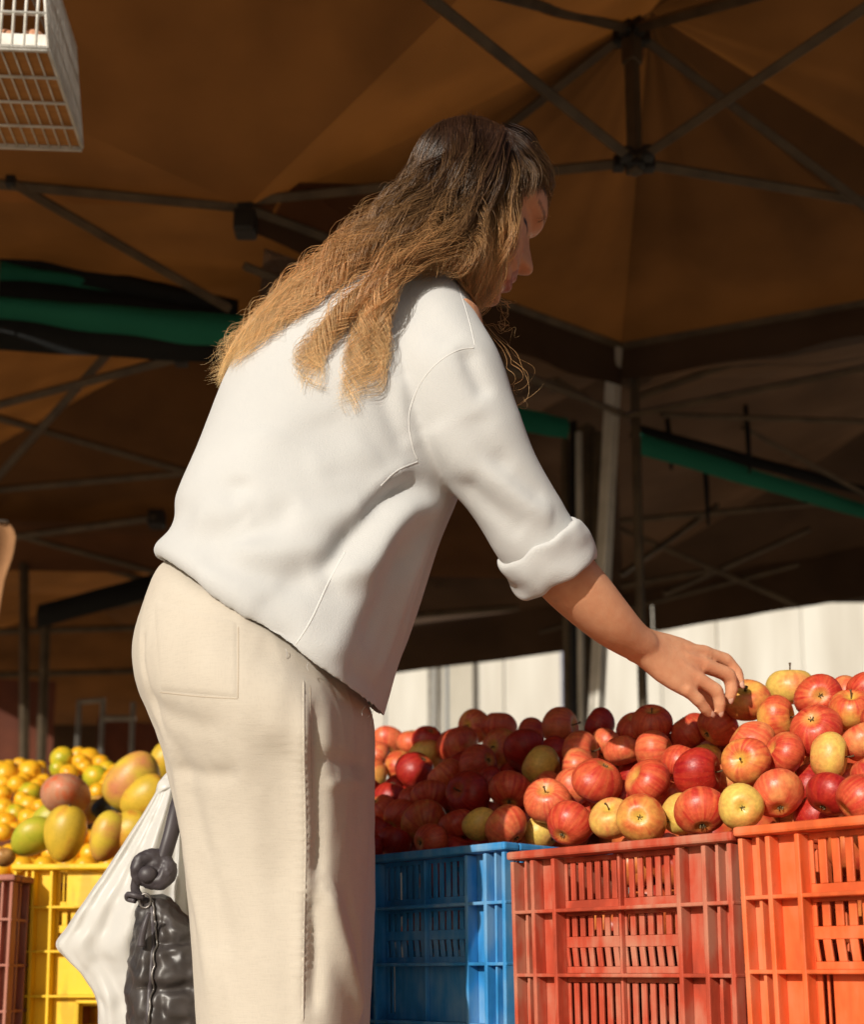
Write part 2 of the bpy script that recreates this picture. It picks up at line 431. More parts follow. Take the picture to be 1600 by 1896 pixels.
# green skirt: two swags with a black band between
def swag(a, b, drop, mt, bel, seed):
    P0, P1 = np.asarray(a), np.asarray(b); n = 36; m = 10; V = []
    nrm = np.cross(P1-P0, [0,0,1]); nrm /= np.linalg.norm(nrm)
    if nrm[1] > 0: nrm = -nrm
    for i in range(n):
        t = i/(n-1); p = P0*(1-t)+P1*t; dr = drop[0]*(1-t)+drop[1]*t
        for j in range(m):
            s = j/(m-1)
            V.append(p-np.array([0,0,dr*s])+nrm*(bel*math.sin(math.pi*s)*(0.8+0.15*math.sin(4.2*t+seed))+0.0025*math.sin(17*t+seed+2*s)))
    F = [(i*m+j, i*m+j+1, (i+1)*m+j+1, (i+1)*m+j) for i in range(n-1) for j in range(m-1)]
    return np.array(V), F
for nm, pa, pb, za, zb, dr, mt, bel in (
        ('skirt_band', (-60,432), (440,556), EV-.02, EV-.02, (0.085,0.06), 'black_tarp', 0.03),
        ('skirt', (-60,468), (300,545), EV-.05, EV-.05, (0.10,0.03), 'green', 0.05),
        ('skirt_band', (-60,500), (440,575), EV-.09, EV-.09, (0.13,0.04), 'black_tarp', 0.02),
        ('skirt', (-60,545), (450,582), EV-.13, EV-.13, (0.07,0.16), 'green', 0.06),
        ('skirt_band', (-60,572), (450,632), EV-.18, EV-.18, (0.12,0.075), 'black_tarp', 0.03)):
    a, b = aty(*pa, 3.25), aty(*pb, 3.45)
    V, F = swag(a, b, dr, M[mt], bel, len(nm)); obj(nm, V, F, M[mt], t3)
c3 = [aty(-80,590,3.4), aty(520,655,3.6), np.array([0.9,6.2,EV+0.1]), np.array([-3.4,6.0,EV+0.1])]
V, F = roof_mesh([c3[0]+np.array([-1,0,.0]),c3[1],c3[2],c3[3]], (-1.0,4.7,EV+0.62), sag=0.05, seed=9); obj('roof', V, F, M['tarp_dim'], t3)
for a, b in (((-60,764,2.45),(345,658,2.35)), ((212,640,2.5),(-60,945,2.35)), ((-60,757,2.55),(390,886,2.35)), ((-60,911,2.4),(400,870,2.4))):
    bar(t3, 'truss_bar', atz(*a), atz(*b), 0.014)
knuckle(t3, atz(335,664,2.35), 0.02)
bar(t3, 'truss_bar', atz(-60,1005,2.40), atz(290,958,2.40), 0.016); knuckle(t3, atz(290,962,2.4), 0.035)
bar(t3, 'truss_bar', atz(35,992,2.40), atz(320,1068,2.3), 0.013)
# far tent at the left
t4 = empty('market_tent', (-3,8,0)); tag(t4, 'far dark market tent with a slate tarp edge low at the left', 'tent', 'market tents')
V, F = roof_mesh([(-5.2,5.3,EV+.16),(-0.6,5.6,EV+.16),(-1.3,9.6,EV),(-5.4,9.6,EV)], (-2.3,7.8,EV+0.5), seed=11); obj('roof', V, F, M['tarp_dim'], t4)
a, b = aty(70,1120,5.9), aty(330,1050,5.9)
V, F = swag(a, b, (0.12,0.12), None, 0.02, 1); obj('skirt_band', V, F, M['black_tarp'], t4)
for x, y0 in ((44,1010),(84,1140)):
    p = aty(x, y0, 6.0); q = aty(x-(8 if x > 60 else 0), 1400, 6.0); u = q-p; g = p+u*((p[2]-0.02)/(p[2]-q[2]))
    bar(t4, 'post', g, p, 0.022, 'steel_dark')
for a, b in (((40,1010,6.0),(330,1090,6.4)), ((-40,1170,6.2),(330,1160,6.4)), ((-40,1250,6.6),(330,1240,6.8)), ((90,1140,6.0),(330,1100,6.3))):
    bar(t4, 'truss_bar', aty(*a), aty(*b), 0.016)
# far tents behind the apple heap
t5 = empty('market_tent', (2,6,0)); tag(t5, 'dark market tent with a green gutter strip behind the steel posts', 'tent', 'market tents')
K0 = aty(1172,800,N[1]+0.25); K1 = aty(1640,944,N[1]+2.6)
V, F = valance([N+np.array([.1,.2,.12]), E_+np.array([.5,.6,.2])], [0.02,0.02], n=8)
fe = [aty(660,1256,7.2), aty(905,1222,7.0), aty(1062,1204,6.9), aty(1210,1170,6.7), aty(1680,1092,6.1)]
rf = np.array
uu = (E_-N)/np.linalg.norm(E_-N); vv = (W-N)/np.linalg.norm(W-N); ou = np.array([-uu[1],uu[0],0]); ou = ou if ou[1] > 0 else -ou; ov = np.array([-vv[1],vv[0],0]); ov = ov if ov[1] > 0 else -ov
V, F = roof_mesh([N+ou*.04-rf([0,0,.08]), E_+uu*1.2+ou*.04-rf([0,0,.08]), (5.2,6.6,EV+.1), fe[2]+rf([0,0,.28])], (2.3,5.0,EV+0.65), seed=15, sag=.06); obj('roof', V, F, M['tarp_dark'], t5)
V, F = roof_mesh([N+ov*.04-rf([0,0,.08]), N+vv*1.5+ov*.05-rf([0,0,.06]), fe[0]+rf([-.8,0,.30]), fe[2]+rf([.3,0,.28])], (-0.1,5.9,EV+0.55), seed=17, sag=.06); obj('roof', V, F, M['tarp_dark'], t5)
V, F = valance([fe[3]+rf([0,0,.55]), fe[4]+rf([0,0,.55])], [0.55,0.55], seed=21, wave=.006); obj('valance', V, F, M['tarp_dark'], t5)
V, F = valance([fe[0]+rf([0,0,.55]), fe[2]+rf([0,0,.55]), fe[3]+rf([0,0.02,.55])], [0.55,0.55,0.55], seed=22, wave=.006); obj('valance', V, F, M['tarp_dark'], t5)
for (a,b,mt,dr) in (((1170,797,4.3),(1640,945,5.2),'green',.085),((1165,780,4.32),(1640,910,5.2),'black_tarp',.06),((915,742,4.2),(1050,775,4.3),'green',.1)):
    V, F = swag(aty(*a), aty(*b), (dr,dr*.8), None, 0.02, 3); obj('gutter_strip', V, F, M[mt], t5)
for a, b, w in (((1225,768,4.4),(1640,782,4.6),.010), ((1375,790,4.6),(1640,935,5.0),.010), ((1150,965,5.2),(1560,928,5.4),.012),
             ((1150,1065,5.2),(1330,935,5.5),.012), ((1150,980,5.4),(1480,1122,5.6),.012), ((1150,1085,5.6),(1315,1056,5.6),.012), ((1230,1100,5.6),(1500,980,5.8),.012),
             ((760,1140,6),(960,1125,6),.014), ((1000,1170,6.2),(1480,1045,6.2),.012), ((905,630,4.0),(1140,770,4.15),.010), ((1170,740,4.2),(1640,570,3.9),.013), ((985,655,4.1),(1060,730,4.2),.009)):
    bar(t5, 'truss_bar', aty(*a), aty(*b), w)
for x, y0, y1, yy in ((1236,775,870,4.5),(1304,835,972,4.8),(1381,748,876,4.6)):
    MB().tube([aty(x,y0,yy), aty(x+5,(y0+y1)/2,yy), aty(x+8,y1,yy)], [0.009,0.011,0.006], 6).build('tie_strap', M['black_tarp'], t5, True)
t6 = empty('tent_post_bundle', (*aty(1085,1330,N[1]+0.35)[:2],0)); tag(t6, 'bundle of grey steel tent legs beside the bright leaning post', 'tent legs')
for x0, x1, w, mt, y0, dy in ((1087,1086,.030,'steel_dark',790,.35),(1072,1077,.011,'steel_bright',800,.29),(1047,1052,.014,'steel_dark',815,.4),(1062,1064,.012,'joint',780,.45),(1108,1100,.012,'steel_dark',800,.30)):
    p, q = aty(x0,y0,N[1]+dy), aty(x1,1330,N[1]+dy); u = q-p; g = p+u*((p[2]-0.01)/(p[2]-q[2])); bar(t6, 'tent_leg', g, p, w, mt)

# dim goods and partitions deep under the left tents
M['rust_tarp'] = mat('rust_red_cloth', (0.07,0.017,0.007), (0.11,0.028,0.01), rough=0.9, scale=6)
cur = empty('cloth_partition', (-2.3,6.4,0)); tag(cur, 'dim rust red cloth partition hanging behind the small yellow fruit', 'cloth')
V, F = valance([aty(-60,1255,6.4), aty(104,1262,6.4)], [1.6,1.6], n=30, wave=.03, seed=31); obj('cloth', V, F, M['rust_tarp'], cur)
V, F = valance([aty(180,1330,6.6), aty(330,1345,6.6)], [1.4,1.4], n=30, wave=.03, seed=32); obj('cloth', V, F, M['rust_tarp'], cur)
rk = empty('stall_rack', (*aty(190,1400,6.0)[:2],0)); tag(rk, 'bare metal goods rack standing in the dark beyond the mangoes', 'rack')
for x in (146,190,246):
    p = aty(x,1300,6.0); bar(rk, 'upright', (p[0],p[1],0.01), p, 0.011, 'steel')
bar(rk, 'rail', aty(142,1300,6.0), aty(194,1296,6.0), 0.011, 'steel')
bar(rk, 'rail', aty(190,1330,6.0), aty(250,1330,6.0), 0.014, 'steel')
# dark back curtain of the far stalls at the left
dk = empty('stall_curtain', (-2,9.4,0)); tag(dk, 'black shade net closing the far end of the left hand stalls', 'curtain')
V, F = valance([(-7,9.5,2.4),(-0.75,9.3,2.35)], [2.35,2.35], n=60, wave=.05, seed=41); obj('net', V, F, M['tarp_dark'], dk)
# cloth flap at the left picture edge
M['tan_cloth'] = mat('tan_cloth', (0.20,0.095,0.04), (0.28,0.14,0.06), rough=0.9, scale=8)
fl = empty('hanging_cloth', (*aty(0,1140,3.2)[:2],0)); 
tag(fl, 'tan cloth flap hanging at the left edge beside the dark tents', 'cloth')
n = 14; V = []
for i in range(n):
    t = i/(n-1); xr = np.interp(t,[0,.12,.35,.6,1],[14,30,26,12,2]); py = 965+185*t
    for j in range(10):
        s = j/9; p = aty(-70+(xr+70)*s, py, 3.2); p = p+np.array([0,0.02*math.sin(9*s+2*t),0]); V.append(p)
F = [(i*10+j,i*10+j+1,(i+1)*10+j+1,(i+1)*10+j) for i in range(n-1) for j in range(9)]
o = obj('cloth', V, F, M['tan_cloth'], fl); sm = o.modifiers.new('s','SOLIDIFY'); sm.thickness = 0.004
bar(fl, 'cord', aty(-60,960,3.2), aty(14,966,3.2), 0.004, 'steel', False)
bar(fl, 'cord', aty(-30,962,3.2), np.array([aty(-30,962,3.2)[0],3.2,2.45]), 0.003, 'steel', False)
# ------------------------------------------------------------------ plastic crates
def plastic(name, c, dust, amount=0.5, rough=0.42):
    m, n, l, b = nt(name)
    nz = noise_node(n, l, 9, 7); nz2 = noise_node(n, l, 30, 5, stretch=(2.5,2.5,0.5))
    mx = n.new('ShaderNodeMath'); mx.operation = 'MULTIPLY_ADD'; l.new(nz2.outputs[0], mx.inputs[0]); mx.inputs[1].default_value = 0.5; l.new(nz.outputs[0], mx.inputs[2])
    r = ramp(n, l, mx.outputs[0], [(0.58, tuple(x*0.72 for x in c)), (0.70, c), (0.86+0.2*(1-amount), tuple(a*(1-amount)+b_*amount for a,b_ in zip(c,dust)))])
    l.new(r.outputs[0], b.inputs['Base Color']); b.inputs['Specular IOR Level'].default_value = 0.35
    r2 = ramp(n, l, nz.outputs[0], [(0.3, rough), (0.75, rough+0.3)]); l.new(r2.outputs[0], b.inputs['Roughness'])
    nb = noise_node(n, l, 90, 4); bump(n, l, b, nb.outputs[0], 0.25, 0.0015)
    b.inputs['Subsurface Weight'].default_value = 0.0
    return m
def crate(label, m, FL, ang, w, dp, zr, H=0.31, rows=('long','short2','long','solid'), pins=7):
    """FL: front left corner of the rim (x, y); ang: direction of the front face"""
    e = np.array([math.cos(ang), math.sin(ang)]); nn = np.array([-e[1], e[0]])
    c = np.asarray(FL)+e*w/2+nn*dp/2
    root = empty('fruit_crate', (c[0],c[1],zr-H), ang); tag(root, label, 'crate', 'plastic fruit crates')
    def taper(V):
        V = np.array(V); k = 1-0.02*(1-V[:,2]/H); V[:,0] *= k; V[:,1] *= k; return V
    def put(mb, name, parent=root, bev=0.0012):
        V = taper(np.concatenate(mb.V)); o = obj(name, V, mb.F, m, root, False, False)
        if bev:
            b = o.modifiers.new('b','BEVEL'); b.width = bev; b.segments = 2; b.limit_method = 'ANGLE'
        return o
    D0 = 0.020                                        # depth of the ribs
    lev = [0.0, 0.078, 0.155, 0.232, H-0.011]
    for si in range(4):
        fw, fd = ((w, dp) if si%2 == 0 else (dp, w))
        a = si*math.pi/2; ca, sa = math.cos(a), math.sin(a)
        def T(mb):                                     # face space (u, outward, v) -> crate space
            for k in range(len(mb.V)):
                V = mb.V[k]; u, o_, z = V[:,0].copy(), V[:,1].copy(), V[:,2]
                y = -(fd/2)-o_
                mb.V[k] = np.stack([ca*u-sa*y, sa*u+ca*y, z], 1)
            return mb
        hw = fw/2
        ins = 0.0015 if si%2 else 0.0
        fins = [hw-0.0035-D0*(1 if si%2 else 0), hw-0.036, hw-0.070]
        us = sorted([f*s for f in fins for s in (-1,1)])
        # vertical ribs
        for u in us:
            put(T(MB().box((u-0.0028, -D0, 0.003), (u+0.0028, -ins-0.0005, H-0.0125))), 'vertical_rib')
        put(T(MB().box((-0.0018, -D0, 0.003), (0.0018, -0.012, H-0.0125))), 'vertical_rib')
        # horizontal ribs
        for z in lev[:-1]:
            put(T(MB().box((-hw+(D0+.001 if si%2 else 0), -D0, z), (hw-(D0+.001 if si%2 else 0), -ins-0.001, z+0.0045))), 'horizontal_rib')
        # wall behind the ribs: solid column plates and pierced panels
        pw = hw-0.073
        wy0, wy1 = -D0-0.0035, -D0
        for s in (-1,1):
            put(T(MB().box((min(s*pw,s*(hw-0.006)), wy0, 0.003), (max(s*pw,s*(hw-0.006)), wy1, H-0.011))), 'corner_wall', bev=0)
        for r_ in range(4):
            z1 = lev[4-r_]; z0 = lev[3-r_]+0.0045; st = rows[r_]; mb = MB()
            def slots(za, zb, tilt=0.0):
                nsl = pins*2 if si%2 == 0 else pins*3
                pitch = 2*pw/nsl; sw = pitch*0.40
                edges = [-pw]
                for k in range(nsl):
                    cx_ = -pw+pitch*(k+0.5); edges += [cx_-sw/2, cx_+sw/2]
                edges.append(pw)
                for k in range(0, len(edges), 2):
                    x0,x1 = edges[k],edges[k+1]
                    V = [(x0+tilt,wy0,za),(x1+tilt,wy0,za),(x1+tilt,wy1,za),(x0+tilt,wy1,za),(x0-tilt,wy0,zb),(x1-tilt,wy0,zb),(x1-tilt,wy1,zb),(x0-tilt,wy1,zb)]
                    mb.add(V, [(3,2,1,0),(4,5,6,7),(0,1,5,4),(1,2,6,5),(2,3,7,6),(3,0,4,7)])
            if st == 'long':
                mb.box((-pw,wy0,z0),(pw,wy1,z0+0.010)); slots(z0+0.010, z1-0.006); mb.box((-pw,wy0,z1-0.006),(pw,wy1,z1))
            elif st == 'short2':
                h = (z1-z0); a1 = z0+0.008; a2 = z0+h*0.42; a3 = z0+h*0.60; a4 = z1-0.004
                mb.box((-pw,wy0,z0),(pw,wy1,a1)); slots(a1,a2,0.0012); mb.box((-pw,wy0,a2),(pw,wy1,a3)); slots(a3,a4); mb.box((-pw,wy0,a4),(pw,wy1,z1))
            elif st == 'plate':                       # plain name plate with slots at its two sides
                mb.box((-pw+0.018,wy0,z0),(pw-0.018,wy1,z1)); mb.box((-pw,wy0,z0),(-pw+0.006,wy1,z1)); mb.box((pw-0.006,wy0,z0),(pw,wy1,z1))
                mb.box((-pw+0.011,wy0,z0),(-pw+0.0135,wy1,z1)); mb.box((pw-0.0135,wy0,z0),(pw-0.011,wy1,z1))
                mb.box((-pw+0.006,wy0,z0),(-pw+0.018,wy1,z0+0.008)); mb.box((pw-0.018,wy0,z0),(pw-0.006,wy1,z0+0.008))
            elif st == 'handle':
                q = pw*0.52
                mb.box((-pw,wy0,z0),(-q,wy1,z1)); mb.box((q,wy0,z0),(pw,wy1,z1)); mb.box((-q,wy0,z0),(q,wy1,z0+0.016)); mb.box((-q,wy0,z1-0.014),(q,wy1,z1))
                fr = MB(); g = 0.006
                fr.box((-q-g,-D0,z0+0.010),(-q,-0.004,z1-0.010)); fr.box((q,-D0,z0+0.010),(q+g,-0.004,z1-0.010))
                fr.box((-q-g,-D0,z1-0.0098),(q+g,-0.004,z1-0.004)); fr.box((-q-g,-D0,z0+0.004),(q+g,-0.004,z0+0.0098))
                put(T(fr), 'handle')
            else:
                mb.box((-pw,wy0,z0),(pw,wy1,z1))
            put(T(mb), 'panel', bev=0.0008)
    # rim: a lip all round
    mb = MB(); o1 = 0.003; z0, z1 = H-0.0105, H
    hx, hy = w/2, dp/2; t_ = 0.026
    mb.box((-hx-o1,-hy-o1,z0),(hx+o1,-hy+t_,z1)); mb.box((-hx-o1,hy-t_,z0),(hx+o1,hy+o1,z1))
    mb.box((-hx-o1,-hy+t_,z0),(-hx+t_,hy-t_,z1)); mb.box((hx-t_,-hy+t_,z0),(hx+o1,hy-t_,z1))
    put(mb, 'rim', bev=0.003)
    mb = MB().box((-hx+D0,-hy+D0,0.002),(hx-D0,hy-D0,0.008)); put(mb, 'bottom', bev=0)
    return root
CA = math.atan2(-0.72, 0.69)
FLr = np.array([0.097,1.55]); cw = 0.322; eC = np.array([math.cos(CA),math.sin(CA)]); nC = np.array([-eC[1],eC[0]])
ZR = 0.629
M['cr_red'] = plastic('dusty_red_plastic', (0.44,0.06,0.026), (0.48,0.22,0.14), 0.75, 0.6)
M['cr_orange'] = plastic('orange_plastic', (0.72,0.12,0.028), (0.66,0.27,0.14), 0.5, 0.46)
M['cr_blue'] = plastic('blue_plastic', (0.03,0.235,0.54), (0.28,0.45,0.58), 0.55, 0.5)
M['cr_yellow'] = plastic('yellow_plastic', (0.80,0.50,0.012), (0.75,0.52,0.10), 0.3, 0.4)
M['cr_pink'] = plastic('faded_red_plastic', (0.36,0.13,0.09), (0.45,0.25,0.19), 0.5, 0.6)
crate('dusty red crate in the middle of the apple row', M['cr_red'], FLr, CA, cw, 0.50, ZR, rows=('long','short2','long','short2'))
crate('bright orange crate at the near end of the apple row', M['cr_orange'], FLr+eC*(cw+0.007), CA, cw, 0.50, ZR+0.004, rows=('long','short2','plate','solid'), pins=6)
crate('blue crate half in the shadow of the woman', M['cr_blue'], FLr-eC*(cw+0.008), CA, cw, 0.50, ZR+0.014, rows=('long','short2','plate','solid'))
YA = R(-6)
FLy = aty(24,1600,2.18)
crate('yellow crate under the mangoes', M['cr_yellow'], FLy[:2], YA, 0.37, 0.52, FLy[2], rows=('plate','short2','solid','handle'))
FLp = aty(-345,1622,2.14)
crate('faded pinkish red crate left of the yellow one', M['cr_pink'], FLp[:2], YA, 0.36, 0.52, FLp[2])
# crates of small fruit behind the mangoes
FLo = aty(-150,1605,2.78)
M['cr_brown'] = plastic('dark_red_plastic', (0.16,0.03,0.015), (0.2,0.1,0.06), 0.5, 0.6)
crate('dark red crate of small yellow fruit behind the mangoes', M['cr_brown'], FLo[:2], YA, 0.62, 0.5, FLo[2])
# low plank platforms that carry the crates
M['wood'] = mat('grey_plank_wood', (0.17,0.11,0.065), (0.28,0.19,0.12), rough=0.85, scale=6, stretch=(1,14,14), bmp=0.4, bscale=80)
def platform(label, c, ang, lx, ly, z):
    root = empty('stall_platform', (c[0],c[1],0), ang); tag(root, label, 'platform')
    n = 5
    for k in range(n):
        y0 = -ly/2+ly*k/n
        MB().box((-lx/2,y0+.004,z-.025),(lx/2,y0+ly/n-.004,z-.001)).build('plank', M['wood'], root, world_coords=False)
    for sx in (-1,0,1):
        MB().box((sx*(lx/2-.08)-.03,-ly/2+.02,z-.085),(sx*(lx/2-.08)+.03,ly/2-.02,z-.0255)).build('bearer', M['wood'], root, world_coords=False)
        for sy in (-1,1):
            MB().box((sx*(lx/2-.08)-.03,sy*(ly/2-.08)-.03,0.004),(sx*(lx/2-.08)+.03,sy*(ly/2-.08)+.03,z-.0855)).build('leg', M['wood'], root, world_coords=False)
c = FLr+eC*cw/2+nC*0.25
platform('low plank platform under the apple crates', c, CA, 1.06, 0.52, ZR-0.31)
eY = np.array([math.cos(YA),math.sin(YA)]); nY = np.array([-eY[1],eY[0]])
c = FLy[:2]+eY*0.0+nY*0.26
platform('low plank platform under the mango crate', c, YA, 0.80, 0.52, min(FLy[2],FLp[2])-0.31)
c = FLo[:2]+eY*0.31+nY*0.25
platform('low plank platform under the small fruit crate', c, YA, 0.66, 0.5, FLo[2]-0.31)

# ------------------------------------------------------------------ apples
def apple_mat(name, base, blush, stripe, cover, dots=1.1):
    """ground colour, blush that covers one side, stripes running from stem to calyx"""
    m, n, l, b = nt(name)
    tc = n.new('ShaderNodeTexCoord'); oi = n.new('ShaderNodeObjectInfo')
    sep = n.new('ShaderNodeSeparateXYZ'); l.new(tc.outputs['Object'], sep.inputs[0])
    at = n.new('ShaderNodeMath'); at.operation = 'ARCTAN2'; l.new(sep.outputs[1], at.inputs[0]); l.new(sep.outputs[0], at.inputs[1])
    cs = n.new('ShaderNodeCombineXYZ')
    for i, fn in enumerate(('COSINE','SINE')):
        q = n.new('ShaderNodeMath'); q.operation = fn; l.new(at.outputs[0], q.inputs[0]); l.new(q.outputs[0], cs.inputs[i])
    zz = n.new('ShaderNodeMath'); zz.operation = 'MULTIPLY'; l.new(sep.outputs[2], zz.inputs[0]); zz.inputs[1].default_value = 0.12; l.new(zz.outputs[0], cs.inputs[2])
    def rnd_noise(vec, scale, detail, add):
        nz = n.new('ShaderNodeTexNoise'); nz.noise_dimensions = '4D'; nz.inputs['Scale'].default_value = scale; nz.inputs['Detail'].default_value = detail
        w_ = n.new('ShaderNodeMath'); w_.operation = 'MULTIPLY_ADD'; l.new(oi.outputs['Random'], w_.inputs[0]); w_.inputs[1].default_value = 40; w_.inputs[2].default_value = add
        l.new(w_.outputs[0], nz.inputs['W']); l.new(vec, nz.inputs['Vector']); return nz
    st = rnd_noise(cs.outputs[0], 6.0, 8, 0)              # stripes
    bl = rnd_noise(tc.outputs['Object'], 0.75, 3, 9)      # blush field
    fine = rnd_noise(tc.outputs['Object'], 6.0, 4, 3)
    rb = ramp(n, l, bl.outputs[0], [(0.5-cover-0.10, 1.0), (0.5-cover+0.16, 0.0)])
    inv = n.new('ShaderNodeMath'); inv.operation = 'SUBTRACT'; inv.inputs[0].default_value = 1.0; l.new(rb.outputs[0], inv.inputs[1])
    rs = ramp(n, l, st.outputs[0], [(0.36, 0.0), (0.68, 0.8)])
    m1 = n.new('ShaderNodeMix'); m1.data_type = 'RGBA'; l.new(rs.outputs[0], m1.inputs[0]); m1.inputs[6].default_value = (*blush,1); m1.inputs[7].default_value = (*stripe,1)
    k = n.new('ShaderNodeMath'); k.operation = 'MULTIPLY'; k.use_clamp = True
    rf_ = ramp(n, l, st.outputs[0], [(0.32, 0.80), (0.62, 1.0)]); l.new(inv.outputs[0], k.inputs[0]); l.new(rf_.outputs[0], k.inputs[1])
    m2 = n.new('ShaderNodeMix'); m2.data_type = 'RGBA'; l.new(k.outputs[0], m2.inputs[0]); m2.inputs[6].default_value = (*base,1); l.new(m1.outputs[2], m2.inputs[7])
    # yellow-green in the two hollows
    ab = n.new('ShaderNodeMath'); ab.operation = 'POWER'
    r2 = n.new('ShaderNodeVectorMath'); r2.operation = 'LENGTH'; cx_ = n.new('ShaderNodeCombineXYZ'); l.new(sep.outputs[0], cx_.inputs[0]); l.new(sep.outputs[1], cx_.inputs[1]); l.new(cx_.outputs[0], r2.inputs[0])
    rh = ramp(n, l, r2.outputs['Value'], [(0.10, 1.0), (0.42, 0.0)])
    fm = n.new('ShaderNodeMath'); fm.operation = 'MULTIPLY'; l.new(rh.outputs[0], fm.inputs[0]); fm.inputs[1].default_value = 0.75
    m3 = n.new('ShaderNodeMix'); m3.data_type = 'RGBA'; l.new(fm.outputs[0], m3.inputs[0]); l.new(m2.outputs[2], m3.inputs[6]); m3.inputs[7].default_value = (base[0]*0.85, base[1]*0.95, base[2]*0.7, 1)
    # lenticels
    vo = n.new('ShaderNodeTexVoronoi'); vo.inputs['Scale'].default_value = 9; l.new(tc.outputs['Object'], vo.inputs['Vector'])
    rv = ramp(n, l, vo.outputs['Distance'], [(0.05, 0.35*dots), (0.11, 0.0)])
    m4 = n.new('ShaderNodeMix'); m4.data_type = 'RGBA'; l.new(rv.outputs[0], m4.inputs[0]); l.new(m3.outputs[2], m4.inputs[6]); m4.inputs[7].default_value = (0.75,0.5,0.25,1)
    hs = n.new('ShaderNodeHueSaturation'); l.new(m4.outputs[2], hs.inputs['Color'])
    va = n.new('ShaderNodeMath'); va.operation = 'MULTIPLY_ADD'; l.new(fine.outputs[0], va.inputs[0]); va.inputs[1].default_value = 0.8; va.inputs[2].default_value = 0.6; l.new(va.outputs[0], hs.inputs['Value'])
    l.new(hs.outputs[0], b.inputs['Base Color'])
    rr = ramp(n, l, fine.outputs[0], [(0.3, 0.32), (0.7, 0.50)]); l.new(rr.outputs[0], b.inputs['Roughness'])
    b.inputs['Specular IOR Level'].default_value = 0.45
    b.inputs['Subsurface Weight'].default_value = 0.06; b.inputs['Subsurface Radius'].default_value = (0.02,0.008,0.004); b.inputs['Subsurface Scale'].default_value = 0.15
    bump(n, l, b, fine.outputs[0], 0.06, 0.02)
    return m
AM = {
 'r': apple_mat('red_apple_skin', (0.72,0.36,0.10), (0.58,0.06,0.028), (0.42,0.022,0.016), 0.26),
 'o': apple_mat('orange_apple_skin', (0.74,0.42,0.13), (0.68,0.125,0.05), (0.56,0.06,0.03), 0.20),
 'y': apple_mat('yellow_apple_skin', (0.70,0.47,0.10), (0.68,0.25,0.08), (0.60,0.13,0.05), -0.03),
 'c': apple_mat('crimson_apple_skin', (0.52,0.12,0.03), (0.40,0.012,0.010), (0.26,0.006,0.008), 0.30),
 'm': apple_mat('two_toned_apple_skin', (0.72,0.44,0.09), (0.62,0.09,0.035), (0.46,0.03,0.018), 0.10),
}
M['stem'] = mat('apple_stem', (0.06,0.032,0.012), (0.13,0.075,0.03), rough=0.8, scale=30)
M['calyx'] = mat('dry_calyx', (0.05,0.035,0.015), (0.22,0.17,0.08), rough=0.9, scale=5)
def apple_mesh(seed, nu=28, nv=20):
    rng = np.random.RandomState(seed); V = []
    k = rng.uniform(0.86,0.98); ph = rng.rand()*6; lop = rng.uniform(-.11,.11)
    for i in range(nv+1):
        t = math.pi*i/nv
        for j in range(nu):
            a = 2*math.pi*j/nu
            r = math.sin(t)*(1+0.05*math.cos(t)); z = math.cos(t)
            # hollows at stem and calyx
            rr = abs(math.sin(t))
            z = z*k - (0.34*math.exp(-(rr/0.33)**2) if z > 0 else -0.24*math.exp(-(rr/0.29)**2))
            lobe = 1+0.035*math.cos(5*a+ph)*max(0,-math.cos(t))+0.032*math.cos(2*a+ph)+0.020*math.cos(3*a+2*ph)
            V.append((r*lobe*math.cos(a)+lop*z, r*lobe*math.sin(a), z))
    F = [(i*nu+j, (i+1)*nu+j, (i+1)*nu+(j+1)%nu, i*nu+(j+1)%nu) for i in range(nv) for j in range(nu)]
    return np.array(V), F
AV = [apple_mesh(s) for s in range(6)]
AME = {(k,s): None for k in AM for s in range(6)}
sv, sf = tube(smooth_line([(0,0,0.55),(0.01,0,0.75),(0.05,0.01,0.95),(0.12,0.02,1.10)], 8), [0.05,0.035,0.032,0.032,0.032,0.034,0.04,0.06], 7)
STEM_ME = mesh('stem', sv, sf); STEM_ME.materials.append(M['stem'])
mbc = MB()
for k in range(5):
    a = k*2*math.pi/5; ca, sa = math.cos(a), math.sin(a)
    P = np.array([(0.02,0,-0.70),(0.07,0,-0.72),(0.10,0,-0.78),(0.06,0,-0.83)])
    P = np.stack([P[:,0]*ca, P[:,0]*sa, P[:,2]],1); mbc.tube(P, [0.03,0.035,0.028,0.008], 5, flat=(1,0.5))
CAL_ME = mesh('calyx', np.concatenate(mbc.V), mbc.F); CAL_ME.materials.append(M['calyx'])

